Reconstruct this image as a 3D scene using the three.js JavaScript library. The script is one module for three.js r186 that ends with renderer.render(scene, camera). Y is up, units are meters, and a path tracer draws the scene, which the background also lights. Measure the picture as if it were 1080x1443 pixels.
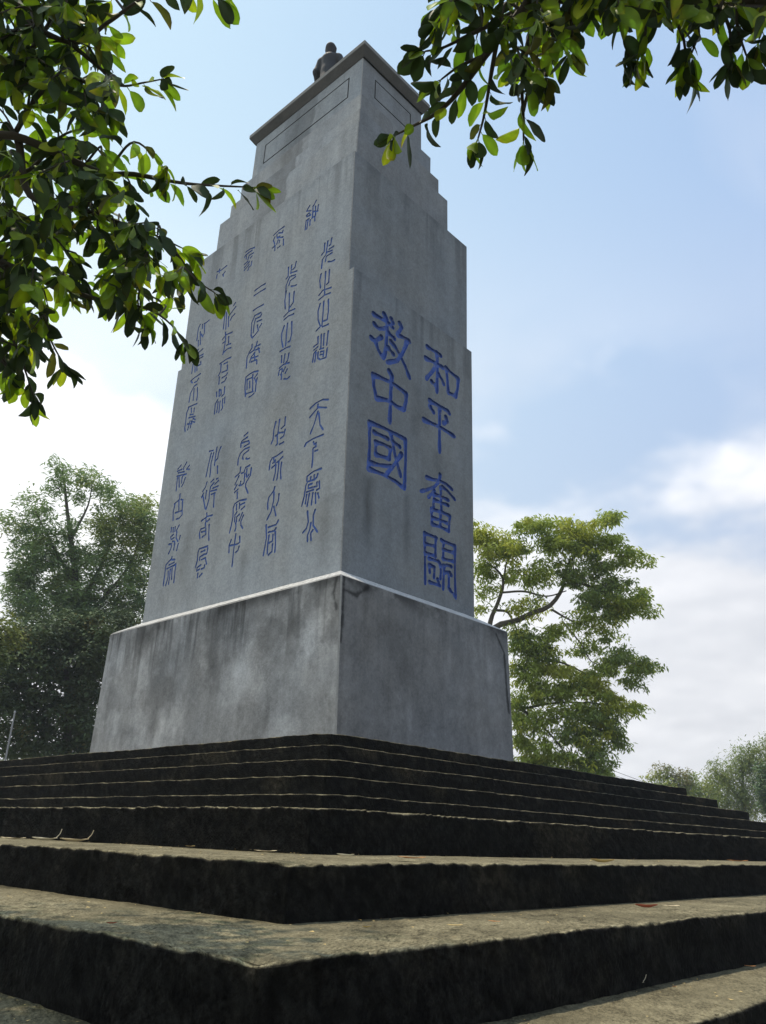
import * as THREE from 'three';
import { mergeGeometries } from 'three/addons/utils/BufferGeometryUtils.js';
import { MarchingCubes } from 'three/addons/objects/MarchingCubes.js';

// ---------------------------------------------------------------- camera, sky, sun, exposure
const scene = new THREE.Scene();
const YAW = 46.820 * Math.PI / 180, PITCH = 22.125 * Math.PI / 180, ROLL = 1.9723 * Math.PI / 180, FOV = 64.839;
const EYE = new THREE.Vector3(-8.2115, -1.0291, 8.4707);
const FWD = new THREE.Vector3(Math.sin(YAW) * Math.cos(PITCH), Math.sin(PITCH), -Math.cos(YAW) * Math.cos(PITCH));
const R0 = new THREE.Vector3(Math.cos(YAW), 0, Math.sin(YAW)), U0 = new THREE.Vector3().crossVectors(R0, FWD);
const RIGHT = R0.clone().multiplyScalar(Math.cos(ROLL)).addScaledVector(U0, Math.sin(ROLL));
const UP = U0.clone().multiplyScalar(Math.cos(ROLL)).addScaledVector(R0, -Math.sin(ROLL));
const camera = new THREE.PerspectiveCamera(FOV, 766 / 1024, 0.05, 3000);
camera.position.copy(EYE); camera.up.copy(UP); camera.lookAt(EYE.clone().add(FWD));

const TO_SUN = new THREE.Vector3(-0.05, 0.965, -0.27).normalize();
const renderer = new THREE.WebGLRenderer({ antialias: true });
renderer.setSize(766, 1024);
renderer.toneMapping = THREE.LinearToneMapping; renderer.toneMappingExposure = 1.0;
renderer.shadowMap.enabled = true;
const sun = new THREE.DirectionalLight(0xfff1dc, 3.6);
sun.position.copy(TO_SUN).multiplyScalar(80); sun.target.position.set(0, 0, 0); sun.castShadow = true;
Object.assign(sun.shadow.camera, { left: -60, right: 60, top: 60, bottom: -60, near: 1, far: 260 }); sun.shadow.mapSize.set(4096, 4096);
scene.add(sun, sun.target);

// ---------------------------------------------------------------- noise and small helpers
function rng(seed) { let s = seed >>> 0; return () => { s = (s + 0x6D2B79F5) >>> 0; let t = s; t = Math.imul(t ^ (t >>> 15), t | 1); t ^= t + Math.imul(t ^ (t >>> 7), t | 61); return ((t ^ (t >>> 14)) >>> 0) / 4294967296; }; }
const h2 = (x, y) => { let h = Math.imul(x, 374761393) ^ Math.imul(y, 668265263); h = Math.imul(h ^ (h >>> 13), 1274126177); return ((h ^ (h >>> 16)) >>> 0) / 4294967296; };
const h3 = (x, y, z) => h2(x + Math.imul(z, 7919), y ^ Math.imul(z, 104729));
function vn(x, y) {
  const xi = Math.floor(x), yi = Math.floor(y), a = x - xi, b = y - yi, u = a * a * (3 - 2 * a), v = b * b * (3 - 2 * b);
  const p = h2(xi, yi), q = h2(xi + 1, yi), r = h2(xi, yi + 1), s = h2(xi + 1, yi + 1);
  return p + (q - p) * u + (r - p) * v + (p - q - r + s) * u * v;
}
function vn3(x, y, z) {
  const xi = Math.floor(x), yi = Math.floor(y), zi = Math.floor(z), a = x - xi, b = y - yi, c = z - zi;
  const u = a * a * (3 - 2 * a), v = b * b * (3 - 2 * b), w = c * c * (3 - 2 * c), L = (p, q, t) => p + (q - p) * t;
  const f = (k) => L(L(h3(xi, yi, k), h3(xi + 1, yi, k), u), L(h3(xi, yi + 1, k), h3(xi + 1, yi + 1, k), u), v);
  return L(f(zi), f(zi + 1), w);
}
const fbm = (x, y, n = 4) => { let s = 0, a = 0.5, t = 0; for (let i = 0; i < n; i++) { s += a * vn(x, y); t += a; a *= 0.55; x = x * 2.03 + 17.3; y = y * 2.03 + 9.7; } return s / t; };
const fbm3 = (x, y, z, n = 3) => { let s = 0, a = 0.5, t = 0; for (let i = 0; i < n; i++) { s += a * vn3(x, y, z); t += a; a *= 0.55; x = x * 2.03 + 17.3; y = y * 2.03 + 9.7; z = z * 2.03 + 5.1; } return s / t; };
const sstep = (a, b, x) => { const t = Math.min(1, Math.max(0, (x - a) / (b - a))); return t * t * (3 - 2 * t); };
const lerp = (a, b, t) => a + (b - a) * t, clamp = (x, a = 0, b = 1) => Math.min(b, Math.max(a, x));
const V = (x, y, z) => new THREE.Vector3(x, y, z);

// ---------------------------------------------------------------- the sky: pale noon blue with drifting white cloud low down
function skyTexture() {
  const W = 1536, H = 768, d = new Float32Array(W * H * 4);
  for (let j = 0; j < H; j++) for (let i = 0; i < W; i++) {
    const az = ((i + 0.5) / W - 0.5) * 2 * Math.PI, el = ((j + 0.5) / H - 0.5) * Math.PI, y = Math.sin(el), c = Math.cos(el), x = c * Math.cos(az), z = c * Math.sin(az);
    const side = -(x * R0.x + z * R0.z);                                   // towards the left the air is brighter and milkier
    const k = sstep(-0.75, 0.55, side), e = clamp(y);
    const hz = Math.pow(1 - e, 2.1);
    let r = lerp(0.36, 0.71, k), g = lerp(0.53, 0.93, k), b = lerp(0.86, 1.06, k);
    const hr = lerp(0.62, 0.86, k); r = lerp(r, hr, hz * 0.9); g = lerp(g, hr * 1.05, hz * 0.9); b = lerp(b, hr * 1.13, hz * 0.9);
    const zen = sstep(0.55, 1, e); r *= 1 - 0.18 * zen; g *= 1 - 0.14 * zen; b *= 1 - 0.08 * zen;
    const glow = Math.pow(clamp(x * TO_SUN.x + y * TO_SUN.y + z * TO_SUN.z), 24); r += 0.5 * glow; g += 0.45 * glow; b += 0.35 * glow;
    if (y > 0) {
      const q = 1 / (y + 0.12), cx = x * q, cz = z * q;
      const n = fbm(cx * 1.15 + 3.2, cz * 1.15 + 8.1, 6), wsp = fbm(cx * 0.7 + 20 + 0.6 * cz, cz * 2.2 + 4, 6);
      const low = sstep(0.72, 0.30, y) * sstep(-0.02, 0.12, y), fine = fbm(cx * 4.1 + 7, cz * 4.1 + 2, 6);
      // a bank of white cloud along the horizon with a ragged top, wisps above it
      const bank = sstep(-0.05, 0.10, lerp(0.455, 0.50, k) - 0.08 * sstep(0.15, 0.45, -side) - y + 0.40 * (n - 0.5) + 0.22 * (fine - 0.5) + 0.12 * (wsp - 0.5));
      let a = Math.max(bank * (0.80 + 0.25 * (fine - 0.5)), sstep(0.47 - 0.10 * k, 0.66, n) * low * (0.2 + 0.8 * k), 0.5 * sstep(0.54, 0.78, wsp) * sstep(0.9, 0.4, y));
      a = clamp(a);
      const br = lerp(0.88, 1.14, k) + 0.42 * (1 - k * 0.6) * (fine - 0.5) + 0.12 * sstep(0.15, 0.45, y);
      r = lerp(r, br, a); g = lerp(g, br * 1.0, a); b = lerp(b, br * 1.02, a);
    }
    const o = (j * W + i) * 4; d[o] = r; d[o + 1] = g; d[o + 2] = b; d[o + 3] = 1;
  }
  const t = new THREE.DataTexture(d, W, H, THREE.RGBAFormat, THREE.FloatType);
  t.mapping = THREE.EquirectangularReflectionMapping; t.magFilter = THREE.LinearFilter; t.needsUpdate = true;
  return t;
}
scene.background = skyTexture(); scene.environment = scene.background;
scene.fog = new THREE.FogExp2(0xdce6f0, 0.0009);

// ---------------------------------------------------------------- naming
const taken = {};
function numbered(n) { taken[n] = (taken[n] ?? -1) + 1; return taken[n] ? n + '_' + String(taken[n]).padStart(3, '0') : n; }
function tag(o, label, category, group) { o.userData.label = label; o.userData.category = category; if (group) o.userData.group = group; return o; }
function thing(name, label, category, group, pos) { const o = new THREE.Group(); o.name = numbered(name); if (pos) o.position.copy(pos); tag(o, label, category, group); scene.add(o); return o; }
function part(name, geo, mat, parent) { const m = new THREE.Mesh(geo, mat); m.name = name; m.castShadow = m.receiveShadow = true; parent.add(m); return m; }
// a point along the line of sight through a place measured in the photograph (1080 x 1443), a given number of metres away
const FPX = 721.5 / Math.tan(FOV * Math.PI / 360);
const sight = (px, py) => FWD.clone().addScaledVector(RIGHT, (px - 540) / FPX).addScaledVector(UP, -(py - 721.5) / FPX).normalize();
const at = (px, py, dist) => EYE.clone().addScaledVector(sight(px, py), dist);
const onLevel = (px, py, y) => { const d = sight(px, py); return EYE.clone().addScaledVector(d, (y - EYE.y) / d.y); };
const toPx = (p) => { const d = p.clone().sub(EYE), z = d.dot(FWD); return z <= 0.05 ? [-9999, -9999, z] : [540 + FPX * d.dot(RIGHT) / z, 721.5 - FPX * d.dot(UP) / z, z]; };

// ---------------------------------------------------------------- textures
const encode = (v) => { v = clamp(v); return Math.round(255 * (v <= 0.0031308 ? v * 12.92 : 1.055 * Math.pow(v, 1 / 2.4) - 0.055)); };
function colorMap(w, h, f, repeat) {
  const d = new Uint8Array(w * h * 4);
  for (let j = 0; j < h; j++) for (let i = 0; i < w; i++) { const c = f((i + 0.5) / w, (j + 0.5) / h), o = (j * w + i) * 4; d[o] = encode(c[0]); d[o + 1] = encode(c[1]); d[o + 2] = encode(c[2]); d[o + 3] = 255; }
  const t = new THREE.DataTexture(d, w, h); t.colorSpace = THREE.SRGBColorSpace; t.magFilter = THREE.LinearFilter; t.wrapS = t.wrapT = repeat ? THREE.RepeatWrapping : THREE.ClampToEdgeWrapping; t.needsUpdate = true; return t;
}
function grayMap(w, h, f) {
  const d = new Uint8Array(w * h * 4);
  for (let j = 0; j < h; j++) for (let i = 0; i < w; i++) { const c = Math.round(255 * clamp(f((i + 0.5) / w, (j + 0.5) / h))), o = (j * w + i) * 4; d[o] = d[o + 1] = d[o + 2] = c; d[o + 3] = 255; }
  const t = new THREE.DataTexture(d, w, h); t.magFilter = THREE.LinearFilter; t.wrapS = t.wrapT = THREE.RepeatWrapping; t.needsUpdate = true; return t;
}
// a tileable noise: blend four shifted copies
const tile = (f) => (u, v) => { const a = f(u, v), b = f(u - 1, v), c = f(u, v - 1), e = f(u - 1, v - 1), s = sstep(0.5, 1, u), t = sstep(0.5, 1, v); return lerp(lerp(a, b, s), lerp(c, e, s), t); };

const plasterBump = grayMap(512, 512, tile((u, v) => 0.5 * fbm(u * 14, v * 14, 5) + 0.3 * fbm(u * 70, v * 70, 3) + 0.2 * h2(Math.floor(u * 512) & 1023, Math.floor(v * 512) & 1023)));
const mossBump = grayMap(512, 512, tile((u, v) => 0.45 * fbm(u * 26, v * 26, 5) + 0.55 * fbm(u * 90, v * 90, 3)));
const grit = colorMap(512, 512, (u, v) => { const f = tile((a, b) => 0.4 * fbm(a * 18, b * 18, 5) + 0.6 * fbm(a * 95, b * 95, 4))(u, v), s = 0.42 + 1.15 * (f - 0.5) + 0.30 * (h2(Math.floor(u * 512), Math.floor(v * 512)) - 0.5); const g = clamp(s, 0.06, 1); return [g, g * 0.985, g * 0.95]; }, true);

// weathered cement render: u along the face, v its height, both in metres
function cement(u, v, base, seed, o = {}) {
  const n1 = fbm(u * 0.55 + seed, v * 0.45 + seed, 4) - 0.5, n2 = fbm(u * 3.1 + seed, v * 2.6, 5) - 0.5, st = fbm(u * 4.2 + seed * 3, v * 0.28, 4) - 0.5, gr = fbm(u * 38, v * 38 + seed, 3) - 0.5, sp = h2(Math.floor(u * 160), Math.floor(v * 160) + seed * 31) - 0.5;
  let k = base * (1 + (o.big ?? 0.35) * n1 + (o.mid ?? 0.28) * n2 + (o.streak ?? 0.42) * st + 0.42 * gr + 0.16 * sp + 0.22 * (fbm(u * 11 + seed, v * 9, 3) - 0.5));
  if (o.drip !== undefined) { const dv = o.drip - v; if (dv > 0) k *= 1 - 0.30 * sstep(0.45, 0.75, fbm(u * 5.5 + seed * 2, v * 0.35, 4)) * sstep(1.5 + 1.5 * vn(u * 3, seed), 0.0, dv) - 0.10 * sstep(0.25, 0.02, dv); }
  if (o.tint) k *= o.tint;
  if (o.stains) for (const [su, top, len, w, s] of o.stains) {
    const dv = top - v; if (dv < -0.1) continue;
    const wob = (fbm(v * 1.7 + su, su * 3, 3) - 0.5) * w * 1.4, x = (u - su + wob) / w;
    k *= 1 - s * Math.exp(-x * x) * sstep(-0.1, 0.1, dv) * sstep(len, len * 0.25, dv) * (0.55 + 0.9 * fbm(u * 6, v * 1.4 + su, 3));
  }
  const warm = (fbm(u * 0.9 + 40 + seed, v * 0.9, 3) - 0.5) * 0.10;
  return [k * (0.94 + warm), k * (1 + warm * 0.2), k * (1.05 - warm)];
}
// ---------------------------------------------------------------- carving: strokes drawn on a fine grid, their outlines followed, the wall cut along them
function outlines(strokes, width, res, taper = 0.4) {                                     // strokes in metres -> closed outlines in metres
  let x0 = 1e9, y0 = 1e9, x1 = -1e9, y1 = -1e9;
  for (const s of strokes) for (const [x, y] of s) { x0 = Math.min(x0, x); x1 = Math.max(x1, x); y0 = Math.min(y0, y); y1 = Math.max(y1, y); }
  const m = width * 0.8 + 3 / res; x0 -= m; y0 -= m; x1 += m; y1 += m;
  const w = Math.ceil((x1 - x0) * res), h = Math.ceil((y1 - y0) * res), cv = document.createElement('canvas'); cv.width = w; cv.height = h;
  const g = cv.getContext('2d'); g.lineCap = 'round'; g.lineJoin = 'round'; g.strokeStyle = '#fff'; g.lineWidth = width * res;
  g.fillStyle = '#fff';
  strokes.forEach((s, si) => {                                                 // chisel-cut strokes: fuller at the head and foot, slighter in between, a little uneven
    const seg = []; let len = 0; for (let i = 1; i < s.length; i++) { const l = Math.hypot(s[i][0] - s[i - 1][0], s[i][1] - s[i - 1][1]); seg.push(l); len += l; }
    let done = 0;
    for (let i = 1; i < s.length; i++) {
      const n = Math.max(2, Math.ceil(seg[i - 1] * res / 0.8));
      for (let q = 0; q <= n; q++) {
        const f = q / n, t = (done + seg[i - 1] * f) / (len || 1), x = lerp(s[i - 1][0], s[i][0], f), y = lerp(s[i - 1][1], s[i][1], f);
        const w = width * (1 - taper * 0.55 * Math.sin(Math.PI * t) + taper * 0.5 * sstep(0.25, 0, t) + taper * 0.25 * sstep(0.7, 1, t) - taper * 0.9 * sstep(0.93, 1.02, t) + 0.35 * taper * (vn(x * 14 + si, y * 14) - 0.5));
        g.beginPath(); g.arc((x - x0) * res, (y - y0) * res, Math.max(0.6, 0.5 * w * res), 0, 6.2832); g.fill();
      }
      done += seg[i - 1];
    }
  });
  const px = g.getImageData(0, 0, w, h).data, A = (i, j) => px[(j * w + i) * 4 + 3] / 255;
  const next = new Map(), pt = new Map();
  const hkey = (i, j) => 'h' + i + ',' + j, vkey = (i, j) => 'v' + i + ',' + j;
  const put = (k, x, y) => { if (!pt.has(k)) pt.set(k, [x0 + (x + 0.5) / res, y0 + (y + 0.5) / res]); return k; };
  const H = (i, j) => { const a = A(i, j), b = A(i + 1, j); return put(hkey(i, j), i + (0.5 - a) / (b - a), j); };
  const U = (i, j) => { const a = A(i, j), b = A(i, j + 1); return put(vkey(i, j), i, j + (0.5 - a) / (b - a)); };
  for (let j = 0; j < h - 1; j++) for (let i = 0; i < w - 1; i++) {
    const c = (A(i, j) > 0.5 ? 1 : 0) | (A(i + 1, j) > 0.5 ? 2 : 0) | (A(i + 1, j + 1) > 0.5 ? 4 : 0) | (A(i, j + 1) > 0.5 ? 8 : 0);
    if (!c || c === 15) continue;
    const B = () => H(i, j), R = () => U(i + 1, j), T = () => H(i, j + 1), L = () => U(i, j), s = (a, b) => next.set(a, b);
    switch (c) {                                                               // inside kept on the left
      case 1: s(B(), L()); break; case 2: s(R(), B()); break; case 3: s(R(), L()); break; case 4: s(T(), R()); break;
      case 5: s(B(), R()); s(T(), L()); break; case 6: s(T(), B()); break; case 7: s(T(), L()); break; case 8: s(L(), T()); break;
      case 9: s(B(), T()); break; case 10: s(R(), T()); s(L(), B()); break; case 11: s(R(), T()); break; case 12: s(L(), R()); break;
      case 13: s(B(), R()); break; case 14: s(L(), B()); break;
    }
  }
  const loops = [];
  while (next.size) {
    const first = next.keys().next().value, loop = []; let k = first;
    while (next.has(k)) { loop.push(pt.get(k)); const n = next.get(k); next.delete(k); k = n; }
    const s = simplify(loop, 0.28 / res); if (s.length > 3 && Math.abs(area(s)) > 6 / res / res) loops.push(s);
  }
  return loops;
}
const area = (p) => { let s = 0; for (let i = 0, n = p.length; i < n; i++) { const a = p[i], b = p[(i + 1) % n]; s += a[0] * b[1] - b[0] * a[1]; } return s / 2; };
function simplify(p, tol) {
  const n = p.length; if (n < 8) return p;
  let far = 0, fd = 0; for (let i = 0; i < n; i++) { const d = Math.hypot(p[i][0] - p[0][0], p[i][1] - p[0][1]); if (d > fd) { fd = d; far = i; } }
  const dp = (a, b, list) => {
    let m = 0, k = -1; const [ax, ay] = list[a], [bx, by] = list[b], l = Math.hypot(bx - ax, by - ay) || 1e-9;
    for (let i = a + 1; i < b; i++) { const d = Math.abs((list[i][0] - ax) * (by - ay) - (list[i][1] - ay) * (bx - ax)) / l; if (d > m) { m = d; k = i; } }
    return m > tol ? [...dp(a, k, list).slice(0, -1), ...dp(k, b, list)] : [list[a], list[b]];
  };
  const c = [...p, p[0]];
  return [...dp(0, far, c).slice(0, -1), ...dp(far, n, c).slice(0, -1)];
}
const within = ([x, y], p) => { let c = false; for (let i = 0, j = p.length - 1; i < p.length; j = i++) if ((p[i][1] > y) !== (p[j][1] > y) && x < (p[j][0] - p[i][0]) * (y - p[i][1]) / (p[j][1] - p[i][1]) + p[i][0]) c = !c; return c; };
const readStrokes = (t, s = 0.01) => t.split('/').map((q) => q.split(' ').map((a) => a.split(',').map((v) => Number(v) * s)));

// lays a flat shape onto a wall: place(u, v) -> point; flip turns the faces round
function laid(points, holes, place, n, flip, uvOf, push = 0) {
  const v2 = (l) => l.map(([x, y]) => new THREE.Vector2(x, y)), outer = v2(points), hs = holes.map(v2);
  if (THREE.ShapeUtils.area(outer) < 0) outer.reverse();
  for (const q of hs) if (THREE.ShapeUtils.area(q) > 0) q.reverse();
  const tri = THREE.ShapeUtils.triangulateShape(outer, hs), all = [outer, ...hs].flat(), pos = [], uv = [], nor = [];
  for (const q of all) { const p = place(q.x, q.y).addScaledVector(n, -push); pos.push(p.x, p.y, p.z); nor.push(n.x, n.y, n.z); uv.push(...uvOf(q.x, q.y)); }
  const idx = []; for (const [a, b, c] of tri) flip ? idx.push(a, c, b) : idx.push(a, b, c);
  const g = new THREE.BufferGeometry();
  g.setAttribute('position', new THREE.Float32BufferAttribute(pos, 3)); g.setAttribute('normal', new THREE.Float32BufferAttribute(nor, 3)); g.setAttribute('uv', new THREE.Float32BufferAttribute(uv, 2)); g.setIndex(idx);
  return g.toNonIndexed();
}
// cells: the panels that the face is laid in, each with the hollows of the characters that stand in it
function carve(cells, glyphs, place, n, flip, uvOf) {
  const holesOf = cells.map(() => []), islands = [], cut = [];
  for (const gl of glyphs) {
    const loops = outlines(gl.strokes, gl.width, gl.res, gl.taper), wells = [], wallHoles = holesOf[Math.max(0, cells.findIndex((c) => within(gl.strokes[0][0], c)))];
    const info = loops.map((p) => ({ p, a: area(p) })).sort((a, b) => Math.abs(b.a) - Math.abs(a.a));
    info.forEach((q, i) => { q.parent = null; for (let k = i - 1; k >= 0; k--) if (within(q.p[0], info[k].p)) { q.parent = info[k]; break; } q.kids = []; if (q.parent) q.parent.kids.push(q); });
    for (const q of info) {
      let depth = 0; for (let r = q.parent; r; r = r.parent) depth++;
      if (depth % 2 === 0) { if (!q.parent) wallHoles.push(q.p); wells.push(laid(q.p, q.kids.map((c) => c.p), place, n, flip, uvOf, gl.depth)); }
      else islands.push(laid(q.p, q.kids.map((c) => c.p), place, n, flip, uvOf));
      const pos = [], uv = [], inside = q.a > 0 ? 1 : -1;
      for (let i = 0; i < q.p.length; i++) {
        const a = q.p[i], b = q.p[(i + 1) % q.p.length], A = place(...a), B = place(...b), C = B.clone().addScaledVector(n, -gl.depth), D = A.clone().addScaledVector(n, -gl.depth);
        for (const w of flip ? [A, B, C, A, C, D] : [A, C, B, A, D, C]) { pos.push(w.x, w.y, w.z); uv.push(...uvOf(...a)); }
      }
      const g = new THREE.BufferGeometry(); g.setAttribute('position', new THREE.Float32BufferAttribute(pos, 3)); g.setAttribute('uv', new THREE.Float32BufferAttribute(uv, 2)); g.computeVertexNormals(); wells.push(g);
    }
    cut.push(mergeGeometries(wells));
  }
  return { wall: mergeGeometries([...cells.map((c, i) => laid(c, holesOf[i], place, n, flip, uvOf)), ...islands]), cut };
}

// ---------------------------------------------------------------- the monument
const WX = 4.4974, WZ = 6.9407;
const monument = thing('monument', 'tall grey concrete monument on a stepped base, with blue carved characters on two faces', 'monument');
const cementTile = colorMap(768, 768, (u, v) => { const f = tile((a, b) => cement(a * 3, b * 3, 0.30, 5)[1])(u, v); return [f, f * 0.99, f * 0.965]; }, true);
const bumpOf = (t, su, sv) => { const c = t.clone(); c.repeat.set(su, sv); c.needsUpdate = true; return c; };
const plain = new THREE.MeshStandardMaterial({ map: cementTile, roughness: 0.93, bumpMap: plasterBump, bumpScale: 0.004, side: THREE.DoubleSide });
const paintMap = (seed, loss) => colorMap(512, 512, (u, v) => { const a = fbm(u * 60 + seed, v * 60, 4), l = loss * sstep(0.62, 0.74, fbm(u * 150 + seed, v * 150, 3)), k = 0.72 + 0.56 * a; return [lerp(0.044 * k, 0.20, l), lerp(0.102 * k, 0.21, l), lerp(0.37 * k, 0.24, l)]; }, true);
const bluePaint = new THREE.MeshStandardMaterial({ map: paintMap(3, 0.55), roughness: 0.8, side: THREE.DoubleSide });
const sealPaint = new THREE.MeshStandardMaterial({ map: paintMap(9, 0.35), color: new THREE.Color().setRGB(0.95, 1, 0.92), roughness: 0.8, side: THREE.DoubleSide });
const grooveDark = new THREE.MeshStandardMaterial({ color: new THREE.Color().setRGB(0.07, 0.075, 0.075), roughness: 0.95, side: THREE.DoubleSide });

// one storey of the monument: bottom and top rectangles given by how far they stand out (x and z) from the foot of the plinth; two carved or plain faces are sub-parts
function storey(name, b, t, y0, y1, c, faces = {}) {
  const rect = ([dx, dz]) => ({ x0: -dx, x1: WX + dx, z0: -WZ - dz, z1: dz });
  const ring = (r, i, cc) => [[r.x0 + i, r.z1 - i - cc], [r.x0 + i, r.z0 + i + cc], [r.x0 + i + cc, r.z0 + i], [r.x1 - i - cc, r.z0 + i], [r.x1 - i, r.z0 + i + cc], [r.x1 - i, r.z1 - i - cc], [r.x1 - i - cc, r.z1 - i], [r.x0 + i + cc, r.z1 - i]];
  const B = rect(b), T = rect(t), ym = y1 - c, k = (ym - y0) / (y1 - y0), M = { x0: lerp(B.x0, T.x0, k), x1: lerp(B.x1, T.x1, k), z0: lerp(B.z0, T.z0, k), z1: lerp(B.z1, T.z1, k) };
  const r0 = ring(B, 0, c), r1 = ring(M, 0, c), r2 = ring(T, c, c * 0.6), pos = [], uv = [];
  const quad = (p, q, r, s, w, h0, h1, u0) => { for (const [a, uu, vv] of [[p, u0, h0], [q, u0 + w, h0], [r, u0 + w, h1], [p, u0, h0], [r, u0 + w, h1], [s, u0, h1]]) { pos.push(...a); uv.push(uu / 3, vv / 3); } };
  let run = 0.37 + y0 * 0.7;
  for (let i = 0; i < 8; i++) {
    const j = (i + 1) % 8, w = Math.hypot(r0[i][0] - r0[j][0], r0[i][1] - r0[j][1]);
    const P = (r, q, y) => [r[q][0], y, r[q][1]];
    if (!(i === 0 && faces.left) && !(i === 6 && faces.right)) quad(P(r0, i, y0), P(r0, j, y0), P(r1, j, ym), P(r1, i, ym), w, y0, ym, run);
    quad(P(r1, i, ym), P(r1, j, ym), P(r2, j, y1), P(r2, i, y1), w, ym, y1 + 0.01, run);
    for (const q of [[r2[i][0], y1, r2[i][1]], [r2[j][0], y1, r2[j][1]], [(T.x0 + T.x1) / 2, y1, (T.z0 + T.z1) / 2]]) { pos.push(...q); uv.push(q[0] / 3, q[2] / 3); }
    run += w;
  }
  const g = new THREE.BufferGeometry(); g.setAttribute('position', new THREE.Float32BufferAttribute(pos, 3)); g.setAttribute('uv', new THREE.Float32BufferAttribute(uv, 2)); g.computeVertexNormals();
  const body = part(name, g, plain, monument);
  for (const side of ['left', 'right']) {
    const f = faces[side]; if (!f || f.skip) continue;
    const L = side === 'left';
    const a0 = L ? -(B.z1 - c) : B.x0 + c, a1 = L ? -(B.z0 + c) : B.x1 - c, b0 = L ? -(M.z1 - c) : M.x0 + c, b1 = L ? -(M.z0 + c) : M.x1 - c;
    const at0 = L ? B.x0 : B.z1, at1 = L ? M.x0 : M.z1, put = (u, v) => { const w = lerp(at0, at1, (v - y0) / (ym - y0)); return L ? V(w, v, -u) : V(u, v, w); };
    const slope = (at1 - at0) / (ym - y0), n = (L ? V(-1, slope, 0) : V(0, -slope, 1)).normalize();
    const poly = f.poly ?? [[a0, y0], [a1, y0], [b1, ym], [b0, ym]], us = poly.map((q) => q[0]), vs = poly.map((q) => q[1]), U0_ = Math.min(...us), W = Math.max(...us) - U0_, H = Math.max(...vs) - y0, uvOf = (u, v) => [(u - U0_) / W, (v - y0) / H];
    const { wall, cut } = carve(f.cells ?? [poly], f.glyphs ?? [], put, n, L, uvOf);
    const res = f.res ?? 130, tx = colorMap(Math.min(2048, Math.round(W * res)), Math.min(2048, Math.round(H * res)), (s, q) => f.look(U0_ + s * W, y0 + q * H));
    const m = new THREE.MeshStandardMaterial({ map: tx, roughness: 0.93, bumpMap: bumpOf(plasterBump, W / 1.6, H / 1.6), bumpScale: f.bump ?? 0.004, side: THREE.DoubleSide });
    part('wall_face', wall, m, body);
    cut.forEach((q, i) => part(f.glyphs[i].name, q, f.glyphs[i].paint, body));
  }
  return body;
}
const bigStrokes = [
  '97,829 124,831 141,831 153,828/147,845 152,839/126,845 133,838 136,818 135,793 134,775 132,759 127,745/93,773 105,772 122,791/105,770 113,756 125,746/100,808 112,804 135,816/140,809 158,805/141,775 156,768/172,848 178,843 167,821/167,819 186,822 203,822/194,819 190,804 181,782 168,760 138,741/148,793 161,787 174,776 191,758 204,738',
  '102,696 104,674 113,651/102,696 117,699 143,702 157,703 177,701 195,698/195,698 195,681 189,660/113,651 134,658 153,662 170,658 189,660/145,725 153,718 151,683 151,651 150,616',
  '97,594 99,552 99,502/97,594 132,598 161,599 195,599/195,599 197,556 195,497/99,502 137,505 171,503 195,497/110,579 126,580 148,581/159,581 181,577/115,561 116,537/115,561 135,565 154,564/154,564 152,541/116,537 139,540 152,541/107,516 129,520 160,529/153,597 160,579 167,556 176,536 184,518/185,564 172,544 159,525 145,508',
  '258,838 278,839 303,839/253,808 279,812 310,813/289,839 291,803 289,745/286,804 271,782 255,760/294,790 307,782 312,774/273,762 283,759/320,817 324,791 327,762/320,817 338,814 361,811/361,811 359,785 351,762/327,762 351,763',
  '267,715 292,716 325,717 331,713/268,702 279,694/319,699 324,692 310,682/249,664 272,666 301,669 328,668 347,667/298,714 298,671 298,612',
  '259,543 277,545 298,550 320,550 339,545/300,564 298,549 283,532 261,518 242,508/307,540 323,537 347,526/282,524 273,512 264,503/281,521 280,483/302,536 304,486/283,516 304,518 327,518/282,504 304,505 327,507/274,482 306,486 332,486/274,479 276,452/330,485 327,452/276,452 303,454 327,453/301,480 301,454/276,465 301,468 327,468',
  '254,427 256,380 257,330/254,427 273,428 291,428/287,428 286,389/255,407 287,410/256,389 288,391/304,428 322,428 346,428/346,428 345,371 347,324/311,427 309,390/309,411 343,413/309,392 342,395/330,336 346,326/267,381 298,383/268,368 270,355/270,369 284,369 282,347/299,380 303,366 301,350/269,336 301,337/293,347 296,342/308,377 322,383 336,383/312,377 309,332/314,366 330,371 335,365/327,368 326,337',
];
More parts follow.
